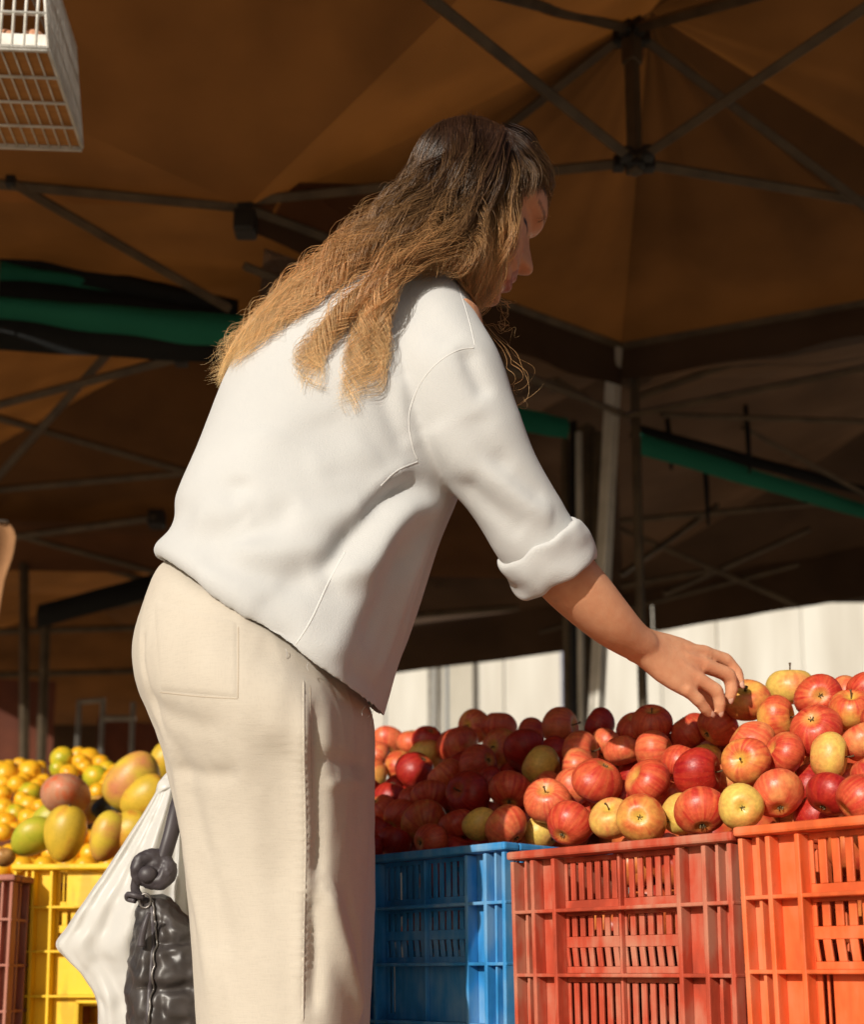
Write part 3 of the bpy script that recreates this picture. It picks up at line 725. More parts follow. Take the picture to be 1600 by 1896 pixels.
# x, y, radius in the photograph, colour, which end shows (u up, c calyx to viewer, s stem to viewer, r/l/t hollow to that side, n none), extra depth
APPLES = [
 (1379,1302,41,'m','s',-.035),(1463,1272,42,'y','u',.02),(1520,1290,42,'r','c',.01),(1560,1288,36,'o','n',.05),(1606,1282,32,'r','n',.04),(1574,1316,41,'m','t',0),
 (1438,1331,41,'m','r',0),(1512,1352,47,'r','n',0),(1600,1374,38,'o','n',0),(1541,1408,41,'y','R',0),(1391,1377,41,'o','n',.01),(1390,1416,42,'m','l',0),
 (1459,1410,42,'r','n',0),(1331,1358,41,'o','n',0),(1280,1356,38,'r','n',.02),(1214,1347,37,'r','t',0),(1172,1351,33,'r','t',.03),(1209,1394,39,'o','r',0),
 (1155,1398,33,'o','n',.01),(1122,1380,31,'o','n',.02),(1315,1402,39,'y','n',.02),(1265,1415,32,'r','n',.02),(1298,1437,46,'c','r',0),(1208,1452,44,'r','n',0),
 (1170,1430,30,'c','n',.03),(1113,1458,46,'r','n',0),(1133,1516,39,'y','s',0),(1191,1516,44,'m','c',0),(1258,1508,38,'y','n',.02),(1297,1502,47,'r','d',0),
 (1380,1492,41,'y','c',0),(1447,1478,49,'o','d',0),(1538,1472,45,'c','n',0),(1594,1478,43,'r','n',0),
 (1111,1344,33,'c','n',.03),(1038,1347,37,'o','r',.01),(1080,1392,39,'o','r',0),(1071,1421,36,'o','n',0),(1002,1418,37,'y','n',0),(1062,1462,34,'o','n',.02),
 (1010,1462,33,'o','n',.02),(953,1472,39,'r','d',0),(874,1476,41,'c','l',0),(1013,1494,41,'o','s',0),(1055,1525,43,'r','n',0),(1004,1530,34,'y','n',.015),
 (888,1531,33,'y','n',0),(939,1530,39,'o','n',0),(850,1540,35,'r','n',.02),(779,1533,41,'m','n',0),(806,1486,36,'r','d',0),(764,1488,30,'r','n',.02),
 (743,1513,32,'r','n',.01),(722,1476,31,'c','n',.01),(763,1433,37,'c','n',0),(735,1424,33,'m','r',.02),(826,1437,33,'o','n',.01),(888,1416,35,'r','n',0),
 (847,1379,38,'r','n',0),(790,1400,30,'m','d',.01),(793,1372,29,'c','n',.02),(765,1374,29,'o','n',.03),(719,1374,30,'o','d',.03),(694,1398,28,'o','n',.03),
 (880,1345,30,'m','l',.04),(925,1345,32,'r','n',.03),(983,1360,30,'r','n',.03),(970,1392,38,'c','n',0),(928,1387,36,'m','l',.01),(1030,1392,28,'c','n',.03),
 (939,1438,28,'c','n',.03),(912,1446,28,'c','n',.03),(694,1432,29,'m','n',.01),(704,1500,31,'r','n',.01),(700,1540,33,'c','n',0),(684,1465,28,'c','n',.01),
 (1365,1448,34,'o','n',.04),(1486,1440,34,'c','n',.04),(1245,1468,30,'o','n',.04),(1085,1500,32,'r','n',.04),(1340,1475,32,'c','n',.045),(1500,1500,30,'c','n',.04),
 (970,1505,30,'c','n',.045),(905,1505,28,'r','n',.04),(830,1508,28,'c','n',.04),(1150,1475,30,'c','n',.04),(1560,1440,30,'r','n',.05),(1415,1450,30,'r','n',.05),
 (745,1455,28,'c','n',.03),(660,1410,30,'r','n',.0),(650,1500,32,'c','n',0),(655,1450,30,'c','n',0),(1620,1430,38,'r','n',.01),(1640,1330,38,'r','n',0),
 (735,1562,30,'c','n',.0),(812,1560,29,'r','n',.01),(690,1572,28,'c','n',0),(762,1568,27,'c','n',.02),(868,1562,26,'c','n',.03),(840,1568,24,'c','n',.02),
 (675,1375,28,'r','n',.03),(860,1420,26,'c','n',.04),(1240,1375,30,'c','n',.04),(1345,1400,30,'r','n',.05),
]
rimP = np.array([FLr[0],FLr[1],ZR]) + np.append(nC*0.048, 0.024)
slope = R(36)
pn = np.cross(np.append(eC,0), np.append(nC*math.cos(slope), math.sin(slope))); pn /= np.linalg.norm(pn)
def heap_point(px, py, extra=0.0):
    r = ray(px, py); t = ((rimP-CAM)@pn)/(r@pn); t = min(t, 2.6)
    return CAM+r*t + (r/np.linalg.norm(r))*extra
AP = []
for (x,y,r,k,f,ex) in APPLES:
    p = heap_point(x,y,ex); d = (p-CAM)@AX_F; Rm = min(max(r*d/FPX*1.03, 0.0255), 0.0365); AP.append([p, Rm])
# settle: push whatever overlaps apart, mostly along the line of sight
for it in range(60):
    for i in range(len(AP)):
        for j in range(i):
            a, b = AP[i], AP[j]; v = a[0]-b[0]; ds = np.linalg.norm(v); mn = (a[1]+b[1])*0.965
            if ds < mn:
                if APPLES[i][5] >= APPLES[j][5] and (APPLES[i][5] > APPLES[j][5] or APPLES[i][1] < APPLES[j][1]): q, o_ = a, b
                else: q, o_ = b, a
                r = q[0]-CAM; r /= np.linalg.norm(r); q[0] = q[0]+r*min(0.006,(mn-ds)*0.8)
                u = v/(ds+1e-9)*(mn-ds)*0.06; a[0] = a[0]+u; b[0] = b[0]-u
def orient(axis, spin):
    z = Vector(axis).normalized(); q = z.to_track_quat('Z','Y'); return (q.to_matrix() @ Matrix.Rotation(spin,3,'Z'))
TV = -AX_F
DIRS = {'u': AX_U*0.98+AX_R*0.08, 'c': -(TV*0.86+AX_U*0.05-AX_R*0.15), 's': TV*0.62+AX_U*0.62-AX_R*0.22, 'r': AX_R*0.86+TV*0.45+AX_U*0.1,
        'R': AX_R*0.9+TV*0.42+AX_U*0.0, 'l': -AX_R*0.62+TV*0.75+AX_U*0.12, 't': AX_U*0.82+TV*0.5-AX_R*0.1, 'd': -(TV*0.62-AX_U*0.72-AX_R*0.1)}
ORD = ['first','second','third','fourth','fifth','sixth','seventh','eighth','ninth','tenth','eleventh','twelfth','thirteenth','fourteenth','fifteenth','sixteenth','seventeenth','eighteenth','nineteenth','twentieth',
       'twenty-first','twenty-second','twenty-third','twenty-fourth','twenty-fifth','twenty-sixth']
CN = {'r':'red','o':'orange red','y':'yellow','c':'dark crimson','m':'red and yellow'}
def crate_of(x): return 0 if x < 945 else (1 if x < 1365 else 2)
rows_n = ['rim row','second row up','third row up','fourth row up','fifth row up','crest of the heap']
cr_n = ['blue crate','red crate','orange crate']
info = []
for i,(x,y,r,k,f,ex) in enumerate(APPLES):
    rim = np.interp(x,[690,945,1365,1600],[1578,1572,1545,1520]); h = rim-y
    info.append((crate_of(x), min(5, max(0,int((h-18)//44))), x, i))
labels = {}
from collections import defaultdict
grp = defaultdict(list)
for c_, rw, x, i in info: grp[(c_,rw)].append((x,i))
for (c_,rw), lst in grp.items():
    lst.sort()
    for q,(x,i) in enumerate(lst):
        labels[i] = f"{CN[APPLES[i][3]]} apple over the {cr_n[c_]}, {rows_n[rw]}, {ORD[q]} from the left"
labels[0] = "red and yellow apple with a stem stump under the woman's fingers"
labels[1] = 'yellow apple with upright stem standing highest on the heap'
labels[30] = 'bright yellow apple showing its calyx on the orange crate rim'
labels[26] = 'yellow apple showing its stem hollow on the red crate rim'
for i,(x,y,r,k,f,ex) in enumerate(APPLES):
    p, Rm = AP[i]; s = i%6
    if AME[(k,s)] is None:
        V, F = AV[s]; AME[(k,s)] = mesh('apple', V, F); AME[(k,s)].materials.append(AM[k])
    o = obj('apple', None, None, None, me=AME[(k,s)])
    rng = random.Random(i*13+1)
    if f == 'n':
        q = AX_U*rng.uniform(-1,1)+AX_R*rng.uniform(-1,1)+AX_F*rng.uniform(-0.1,0.45); ax = q*rng.choice((-1,1)) if False else q
    else: ax = DIRS[f]+AX_R*rng.uniform(-.08,.08)+AX_U*rng.uniform(-.08,.08)
    m3 = orient(ax, rng.uniform(0,6.28)); o.rotation_euler = m3.to_euler(); o.location = p; sc = Rm*1.02; o.scale = (sc*rng.uniform(.97,1.05),sc*rng.uniform(.97,1.05),sc*rng.uniform(.86,1.04))
    tag(o, labels[i], 'apple', 'apples heaped in the crates')
    if f not in ('n','c','d'):
        st = bpy.data.objects.new('stem', STEM_ME); COL.objects.link(st); st.parent = o
        if i == 0: st.scale = (1.9,1.9,0.92)
        if f in ('t','l') : st.scale = (1,1,0.85)
    if f in ('c','d','n'):
        ca = bpy.data.objects.new('calyx', CAL_ME); COL.objects.link(ca); ca.parent = o
# the apples buried underneath, one mass
mb = MB(); fv, ff = apple_mesh(3, 14, 10); fv = fv*0.031
rng = random.Random(4); pitch = 0.060
for a in range(-8, 16):
    for b_ in range(-1, 8):
        for lay in (1,2):
            q = rimP+np.append(eC,0)*(a-(b_%2)*0.5)*pitch+np.append(nC*math.cos(slope),math.sin(slope))*b_*pitch*0.87-pn*np.sign(pn[2])*(0.030+0.055*lay)
            if q[2] < ZR-0.26: continue
            rel = q[:2]-FLr; dn = rel@nC; de = rel@eC
            if dn < (0.062 if q[2] > ZR+.005 else 0.13) or dn > 0.46 or de < -0.32 or de > 0.66: continue
            if abs(de) < 0.055 or abs(de-cw) < 0.055: 
                if q[2] < ZR+0.03: continue
            if any(np.linalg.norm(q-A[0]) < (A[1]+0.031)*0.93 for A in AP): continue
            mb.add(fv@np.array(orient((rng.gauss(0,1),rng.gauss(0,1),rng.gauss(0,1)),0))+q, ff)
V = np.concatenate(mb.V); o = obj('buried_apples', V, mb.F, AM['r'])
# object coordinates of the mass are metres, so give it its own plain skin
o.data.materials.clear(); o.data.materials.append(mat('buried_apple_skin', (0.40,0.03,0.015), (0.66,0.20,0.05), rough=0.35, scale=26))
tag(o, 'apples lying deeper in the heap under the outer layer', 'apples', kind='stuff')

# ------------------------------------------------------------------ mangoes and small fruit
def fruit_mat(name, a, b_, c, rough=0.4, sc=1.1, dots=True):
    m, n, l, bs = nt(name)
    tc = n.new('ShaderNodeTexCoord'); oi = n.new('ShaderNodeObjectInfo')
    nz = n.new('ShaderNodeTexNoise'); nz.noise_dimensions = '4D'; nz.inputs['Scale'].default_value = sc; nz.inputs['Detail'].default_value = 4
    w_ = n.new('ShaderNodeMath'); w_.operation = 'MULTIPLY'; l.new(oi.outputs['Random'], w_.inputs[0]); w_.inputs[1].default_value = 30
    l.new(w_.outputs[0], nz.inputs['W']); l.new(tc.outputs['Object'], nz.inputs['Vector'])
    r = ramp(n, l, nz.outputs[0], [(0.36, a), (0.5, b_), (0.62, c)])
    vo = n.new('ShaderNodeTexNoise'); vo.inputs['Scale'].default_value = 22; vo.inputs['Detail'].default_value = 3; l.new(tc.outputs['Object'], vo.inputs['Vector'])
    rv = ramp(n, l, vo.outputs[0], [(0.56, 1.0), (0.70, 0.55)])
    mx = n.new('ShaderNodeMix'); mx.data_type = 'RGBA'; mx.blend_type = 'MULTIPLY'; mx.inputs[0].default_value = 0.7 if dots else 0.0
    l.new(r.outputs[0], mx.inputs[6]); l.new(rv.outputs[0], mx.inputs[7]); l.new(mx.outputs[2], bs.inputs['Base Color'])
    bs.inputs['Roughness'].default_value = rough; bs.inputs['Specular IOR Level'].default_value = 0.4
    bump(n, l, bs, vo.outputs[0], 0.08, 0.03)
    return m
FM = {'y': fruit_mat('yellow_mango_skin', (0.50,0.34,0.03), (0.62,0.40,0.035), (0.55,0.24,0.03)), 'g': fruit_mat('green_mango_skin', (0.30,0.34,0.02), (0.42,0.40,0.03), (0.50,0.40,0.04)),
      'p': fruit_mat('pink_mango_skin', (0.52,0.16,0.07), (0.50,0.24,0.14), (0.60,0.11,0.03)), 'b': fruit_mat('blushed_mango_skin', (0.50,0.13,0.09), (0.56,0.28,0.06), (0.58,0.42,0.04), sc=0.8),
      'k': fruit_mat('dark_avocado_skin', (0.015,0.02,0.008), (0.03,0.035,0.015), (0.02,0.02,0.01)),
      'so': fruit_mat('small_orange_fruit', (0.78,0.38,0.015), (0.80,0.43,0.02), (0.72,0.30,0.01), rough=0.3, dots=False), 'sg': fruit_mat('small_green_fruit', (0.34,0.36,0.02), (0.50,0.42,0.02), (0.70,0.42,0.02), rough=0.3, dots=False),
      'br': fruit_mat('brown_fruit', (0.34,0.17,0.05), (0.42,0.22,0.07), (0.30,0.12,0.03))}
def mango_mesh(seed, nu=28, nv=22):
    rng = np.random.RandomState(seed); V = []; bend = rng.uniform(.06,.14); fat = rng.uniform(.80,.9)
    for i in range(nv+1):
        t = math.pi*i/nv
        for j in range(nu):
            a = 2*math.pi*j/nu; z = math.cos(t); r = math.sin(t)*(0.86+0.10*z)
            hol = 0.10*math.exp(-(math.sin(t)/0.2)**2) if z > 0 else 0
            V.append((r*math.cos(a)+bend*(1-z*z)+bend*0.5*min(0,z), r*math.sin(a)*fat, (z-hol)*1.08))
    F = [(i*nu+j, (i+1)*nu+j, (i+1)*nu+(j+1)%nu, i*nu+(j+1)%nu) for i in range(nv) for j in range(nu)]
    return np.array(V), F
MV = [mango_mesh(s) for s in range(3)]
MAN = [ # x,y,radius,colour,axis,Y,label
 (124,1470,47,'p', AX_F*.7-AX_U*.2, 2.38, 'pinkish orange mango set on top of the yellow mangoes'),
 (121,1543,46,'y', AX_U+AX_R*.2, 2.27, 'large yellow mango in the middle of the yellow crate rim'),
 (63,1551,39,'g', AX_R*.8+AX_U*.5, 2.31, 'green mango beside the large yellow mango at the crate corner'),
 (243,1446,52,'b', -AX_R*.6-AX_U*.75+AX_F*.1, 2.44, 'long mango with brown red shoulder highest in the yellow crate'),
 (268,1476,42,'y', AX_R*.8+AX_U*.6, 2.36, 'orange yellow mango just behind the white plastic bag'),
 (199,1548,42,'b', AX_U*.9+AX_R*.3, 2.28, 'rosy topped mango leaning by the white plastic bag'),
 (240,1542,38,'y', AX_R*.8+AX_U*.5, 2.29, 'yellow mango half behind the white plastic bag'),
 (312,1412,36,'y', AX_U+AX_R*.4, 2.62, 'yellow fruit peeping out behind the trousers'),
 (203,1494,30,'k', AX_U*.3+AX_R, 2.46, 'dark green fruit in the gap between the mangoes'),
 (300,1540,40,'y', AX_R+AX_U*.3, 2.34, 'yellow mango in the yellow crate hidden by the bag strap'),
 (170,1500,30,'b', AX_R+AX_U*.3, 2.50, 'small mango wedged in shade behind the pinkish one'),
 (90,1520,30,'g', AX_R+AX_U*.3, 2.46, 'green mango wedged under the pinkish one')]
for i,(x,y,r,k,ax,Y,lb) in enumerate(MAN):
    p = aty(x,y,Y); d = (p-CAM)@AX_F; Rm = 1.1*r*d/FPX; V, F = MV[i%3]
    o = obj('mango', V, F, FM[k]); o.location = p; o.rotation_euler = orient(ax, i*1.3).to_euler(); o.scale = (Rm,Rm,Rm)
    tag(o, lb, 'fruit' if k == 'k' else 'mango', 'mangoes in the yellow crate')
    st = bpy.data.objects.new('stem', STEM_ME); COL.objects.link(st); st.parent = o; st.scale = (1.1,1.1,0.95)
SM = [(50,350,80),(260,330,85),(170,270,52),(410,330,52),(380,420,58),(150,440,65),(20,520,56),(110,530,65),(260,510,75),(250,620,68),(30,650,72),(140,700,72),(250,730,66),(25,760,58),(20,850,56),(40,930,70),(130,840,58),
      (540,210,75),(510,300,58),(640,280,80),(740,290,54),(770,220,78),(880,250,48),(830,370,80),(930,310,58),(850,500,56),(350,640,50),(440,370,46),(680,180,44),(30,430,56),(330,450,50),(190,830,56),(700,240,56),(600,340,60),(200,400,50),(320,560,56),(70,290,50),
      (970,380,56),(330,740,54),(80,590,50),(190,570,44),(60,760,52),(340,300,44),(600,250,50),(10,300,50),(1010,330,50),(930,450,52)]
green = {8,11,17,18,23,24}
def small_mesh(nu=20,nv=14):
    V = []
    for i in range(nv+1):
        t = math.pi*i/nv
        for j in range(nu):
            a = 2*math.pi*j/nu; z = math.cos(t)*1.06; V.append((math.sin(t)*math.cos(a)*(1+.02*math.cos(3*a)), math.sin(t)*math.sin(a), z-0.12*math.exp(-(math.sin(t)/.18)**2)*(1 if z>0 else -.4)))
    return np.array(V), [(i*nu+j,(i+1)*nu+j,(i+1)*nu+(j+1)%nu,i*nu+(j+1)%nu) for i in range(nv) for j in range(nu)]
sv_, sf_ = small_mesh(); SME = {}
for k in ('so','sg'): SME[k] = mesh('small_fruit', sv_, sf_); SME[k].materials.append(FM[k])
rowlst = defaultdict(list)
SP = []
for i,(zx,zy,zr) in enumerate(SM):
    x, y, r = zx/4.706, 1360+zy/4.706, zr/4.706
    if i%4 == 3 and i not in green: SP.append([np.array([0,-50.,0]),.01]); continue
    Y = np.interp(y,[1395,1450,1560],[3.05,2.90,2.72])+((i*37)%5)*0.004
    p = aty(x,y,Y); d = (p-CAM)@AX_F; SP.append([p, max(0.021,1.36*r*d/FPX)]); rowlst[int((y-1395)//28)].append((x,i))
for it in range(40):
    for i in range(len(SP)):
        for j in range(i):
            v = SP[i][0]-SP[j][0]; ds = np.linalg.norm(v); mn = (SP[i][1]+SP[j][1])*0.96
            if ds < mn:
                q = SP[i] if SM[i][1] < SM[j][1] else SP[j]; r = q[0]-CAM; q[0] = q[0]+r/np.linalg.norm(r)*min(.006,(mn-ds))
rn = ['topmost row','second row down','third row down','fourth row down','fifth row down','sixth row down','lowest row']
for rw, lst in rowlst.items():
    lst.sort()
    for q,(x,i) in enumerate(lst):
        k = 'sg' if i in green else 'so'
        o = obj('small_fruit', None, None, None, me=SME[k]); p, Rm = SP[i]; o.location = p; o.scale = (Rm,Rm,Rm)
        o.rotation_euler = (i*1.7, i*0.9, i)
        tag(o, f"small {'green tinged' if k=='sg' else 'orange yellow'} round fruit, {rn[min(rw,6)]} of its heap, {ORD[q]} from the left", 'fruit', 'small round fruit heaped behind the mangoes')
mb = MB(); rng = random.Random(9)
c0 = np.append(FLo[:2]+eY*0.31+nY*0.25, FLo[2])
for a in range(-8,9):
    for b_ in range(-6,7):
        for lay in range(4):
            q = c0+np.append(eY*(a*0.049)+nY*(b_*0.049), 0)+np.array([rng.uniform(-.004,.004),rng.uniform(-.004,.004),-0.05+lay*0.043])
            if lay > 1 and (abs(a) > 8-lay*2 or abs(b_) > 7-lay*1.6): continue
            if any(np.linalg.norm(q-A[0]) < (A[1]+.018)*.95 for A in SP): continue
            if proj(q)[1] < np.interp(proj(q)[0],[0,80,120,200,330],[1425,1425,1400,1400,1420])+12: continue
            mb.add(sv_[:]*0.024+q, sf_)
o = obj('buried_fruit', np.concatenate(mb.V), mb.F, FM['so']); tag(o, 'small yellow fruit lying deeper in their heap', 'fruit', kind='stuff')
# brown fruit in the faded crate
for i,(x,y,r) in enumerate(((6,1588,22),(-30,1585,24),(-62,1590,24))):
    p = aty(x,y,2.30); d = (p-CAM)@AX_F; Rm = r*d/FPX; V, F = MV[i]
    o = obj('brown_fruit', V, F, FM['br']); o.location = p; o.scale = (Rm,)*3; o.rotation_euler = (1.2,i,0.4)
    tag(o, 'brown fruit showing over the faded crate at the picture edge' if i == 0 else f'brown fruit in the faded crate, {ORD[i]} from the yellow crate', 'fruit', 'brown fruit in the faded crate')
# ------------------------------------------------------------------ the woman
FEET = atd(520, 2560, 1.48); FEET[2] = 0
person = empty('person', (FEET[0],FEET[1],0)); tag(person, 'woman in white sweatshirt and beige trousers bending to reach for an apple', 'person')

# --- sweatshirt: body and two sleeves in one cloth surface
TOR = [ # Lx,Ly,Rx,Ry,d,b
 (302,1046,711,1332,1.475,.165),(296,1024,724,1285,1.475,.172),(325,996,742,1220,1.48,.170),(334,968,768,1150,1.485,.166),(332,940,792,1080,1.49,.165),(352,885,826,985,1.505,.165),
 (385,808,858,905,1.52,.165),(415,728,880,815,1.535,.165),(460,650,893,735,1.55,.162),(530,572,893,662,1.56,.148),(620,518,885,600,1.565,.120),(700,492,868,556,1.565,.085),(745,484,845,530,1.565,.06)]
K = dense(TOR, 60)
tsk = np.linspace(0.34,0,60); tsk[30:] = 0; tsk[:30] = np.linspace(.34,.0,30)
rings = [px_ring(k[:2], k[2:4], k[4]+.02*s_/.34, k[5]*(1+.22*s_/.34), 56, 2.25, skew=s_) for k,s_ in zip(K,tsk)]
inner = [px_ring(k[:2], k[2:4], k[4]+.02*s_/.34, k[5]*(1+.22*s_/.34), 56, 2.25, skew=s_, s=0.97-0.011*i_) for i_,(k,s_) in enumerate(zip(K[:9],tsk))]
cap = inner[-1].mean(0)
allr = inner[::-1]+rings
tor_p = loft(allr)
SLE = [(790,570,1.50,.048),(800,625,1.46,.060),(828,695,1.432,.065),(858,772,1.425,.0625),(905,855,1.425,.0545),(950,930,1.432,.0505),(985,988,1.44,.050),(1010,1020,1.445,.0495)]
def sleeve(keys, n=28, m=40, dirpx=None):
    K = dense(keys, m); P = np.array([atd(k[0],k[1],k[2]) for k in K]); return tube(P, K[:,3], n)
sl_p = sleeve(SLE)
SLL = [(700,560,1.68,.07),(640,640,1.72,.082),(590,760,1.76,.08),(550,880,1.78,.072),(520,980,1.79,.064),(495,1060,1.79,.062)]
sl2_p = sleeve(SLL)
V, F, E = remesh([tor_p, sl_p, sl2_p], 0.0042, 8)
bv0 = bvh_of(V, F); Nn = vnormals(V, F)
SF = [
 ([(800,905),(745,905),(690,940),(650,990),(610,1040),(560,1050)], -0.013, 0.013),     # deep fold from the armpit
 ([(850,930),(770,945),(715,990),(670,1050),(600,1075)], 0.013, 0.017),
 ([(770,860),(720,890),(680,930),(640,985)], 0.006, 0.010),
 ([(640,1040),(560,1020),(490,1030),(420,1010)], 0.007, 0.020), ([(600,1060),(520,1062),(430,1045),(360,1020)], -0.006, 0.016),
 ([(350,1000),(420,990),(500,965),(560,930)], -0.007, 0.020), ([(345,955),(420,950),(470,930)], 0.006, 0.02),
 ([(440,880),(435,930),(455,970)], -0.006, 0.016), ([(700,930),(600,965),(520,955)], 0.005, 0.02),
 ([(800,985),(770,1050),(745,1120),(715,1210),(690,1270)], 0.006, 0.014), ([(815,1000),(785,1080),(762,1150),(735,1240)], -0.005, 0.014), ([(760,1000),(730,1060),(700,1130),(672,1210)], -0.005, 0.016),
 ([(640,1075),(600,1090),(560,1085),(500,1080)], -0.004, 0.016), ([(700,1060),(665,1120),(635,1180),(610,1230)], 0.004, 0.016), ([(780,900),(730,960),(690,1040),(660,1090)], 0.004,0.012),
 ([(840,870),(890,925),(940,965),(975,990)], -0.005, 0.014), ([(880,850),(940,900),(1000,945),(1030,960)], 0.005, 0.013), ([(905,830),(960,885),(1015,930)], -0.004, 0.011),
 ([(880,760),(900,820),(950,880)], -0.004, 0.018), ([(800,780),(830,840),(880,900)], 0.004, 0.018),
 ([(860,640),(880,690),(905,740)], -0.007, 0.012), ([(760,560),(800,600),(850,640)], -0.004, 0.02), ([(700,700),(725,770),(760,830)], -0.005, 0.013), ([(740,690),(745,760),(770,840)], 0.004, 0.010),
 ([(590,760),(620,830),(640,900)], -0.004, 0.03), ([(500,780),(470,850),(440,900)], 0.004, 0.03), ([(700,820),(640,850),(560,870)], 0.004, 0.025),
 ([(360,1060),(420,1110),(480,1150)], 0.004, 0.02), ([(480,1090),(520,1150),(530,1200)], -0.004, 0.018), ([(640,1230),(680,1260),(710,1290)], -0.004, 0.012), ([(760,1120),(735,1220),(712,1300)], 0.005, 0.012)]
V = folds(V, F, Nn, bv0, SF)
HEMC = atd(500,1180,1.47)
_d1 = atd(820,900,1.4)-atd(560,1090,1.4); _d1 /= np.linalg.norm(_d1); _d2 = np.cross(_d1, AX_F); _d2 /= np.linalg.norm(_d2); _d3 = np.cross(_d1, _d2)
DRAG = np.stack([_d1*0.45, _d2*1.5, _d3*1.0], 1)     # creases run from the armpit down to the waist
V = V+Nn*(0.0016*vnoise(V, 6, 3, 1)+0.0003*vnoise(V, 45, 5, 2)-0.0032*np.abs(vnoise((V-HEMC)@DRAG, 7, 23, 2)))[:,None]
# slight roughness where the raw hem is cut
V = lap(V, E, 3, 0.5)
def cloth_mat(name, c1, c2, weave=900, strength=0.35, sheen=0.15, rough=0.85, thread=False):
    m, n, l, b = nt(name)
    nz = noise_node(n, l, 7, 4); r = ramp(n, l, nz.outputs[0], [(0.3, c1), (0.7, c2)])
    b.inputs['Roughness'].default_value = rough; b.inputs['Specular IOR Level'].default_value = 0.2; b.inputs['Sheen Weight'].default_value = sheen; b.inputs['Sheen Roughness'].default_value = 0.6
    nw = noise_node(n, l, weave, 2)
    if thread:
        h = noise_node(n, l, 130, 2, stretch=(8,8,0.35)); v = noise_node(n, l, 130, 2, stretch=(0.5,0.5,8))
        ad = n.new('ShaderNodeMath'); l.new(h.outputs[0], ad.inputs[0]); l.new(v.outputs[0], ad.inputs[1])
        mul = n.new('ShaderNodeMix'); mul.data_type = 'RGBA'; mul.blend_type = 'MULTIPLY'; mul.inputs[0].default_value = 0.34
        rr = ramp(n, l, ad.outputs[0], [(0.38, 0.82), (0.5, 1.0)]); r_ = n.new('ShaderNodeMath'); r_.operation='MULTIPLY'; l.new(ad.outputs[0], r_.inputs[0]); r_.inputs[1].default_value = 0.5; l.new(r_.outputs[0], rr.inputs[0])
        l.new(r.outputs[0], mul.inputs[6]); l.new(rr.outputs[0], mul.inputs[7]); l.new(mul.outputs[2], b.inputs['Base Color'])
        bump(n, l, b, ad.outputs[0], strength, 0.0012)
    else:
        l.new(r.outputs[0], b.inputs['Base Color']); bump(n, l, b, nw.outputs[0], strength, 0.0010)
    return m
M['sweat'] = cloth_mat('white_cotton_fleece', (0.50,0.50,0.492), (0.545,0.545,0.537), 750, 0.5, 0.15)
M['linen'] = cloth_mat('beige_linen', (0.505,0.45,0.375), (0.555,0.50,0.42), thread=True, strength=0.2, sheen=0.1)
M['seam'] = cloth_mat('white_cotton_seam', (0.60,0.595,0.575), (0.65,0.645,0.625), 700, 0.3, 0.2)
SWV, SWF = V, F
sweater = obj('sweatshirt', V, F, M['sweat'], person)
bvS = bvh_of(V, F)
def seam(bvh, path, rad, parent, m, n=60, lift=-0.45, name='seam', sides=6, flat=None):
    P, Nm = surf_line(bvh, path, n)
    if len(P) < 4: return None
    P = P+Nm*rad*lift
    jump = np.linalg.norm(np.diff(P,axis=0),axis=1)
    if jump.max() > 0.05:                           # keep the longest unbroken run
        cut = [0]+list(np.where(jump > 0.05)[0]+1)+[len(P)]; a = max(range(len(cut)-1), key=lambda k: cut[k+1]-cut[k]); P = P[cut[a]:cut[a+1]]
        if len(P) < 4: return None
    P = np.vstack([P[:1], (P[:-2]+P[1:-1]*2+P[2:])/4, P[-1:]])
    rr = np.full(len(P), rad); rr[0] = rr[-1] = rad*0.5
    V, F = tube(P, rr, sides); return obj(name, V, F, m, parent)
for path, rad in (([(832,499),(850,535),(868,590),(880,640)], 0.0010), ([(880,644),(850,648),(815,668),(785,700),(765,740),(757,780),(765,830),(774,852)], 0.0010),
                  ([(774,855),(735,872),(705,900)], 0.0012), ([(640,1020),(610,1075),(575,1150),(540,1205),(527,1232)], 0.0012)):
    seam(bvS, path, rad, sweater, M['seam'])
# raw hem edge
hr = px_ring(TOR[0][:2], TOR[0][2:4], TOR[0][4]+.02, TOR[0][5]*1.22, 90, 2.25, s=0.985, skew=.34)
hr = hr+np.array([0,0,0.001])*0+ (np.random.RandomState(2).rand(90,1)-.5)*np.array([0,0,.004])
rngh = np.random.RandomState(5)
mbt = MB()
for k in range(9):
    i = rngh.randint(60,88) if k > 3 else rngh.randint(80,89); p = hr[i%90]; q = p+np.array([rngh.uniform(-.004,.004),rngh.uniform(-.003,.003),-rngh.uniform(.004,.02)])
    mbt.tube(smooth_line([p,(p+q)/2+np.array([rngh.uniform(-.003,.003),0,0]),q],6), 0.0003, 3)
tag(mbt.build('loose_threads', M['seam'], sweater, True), kind='stuff')
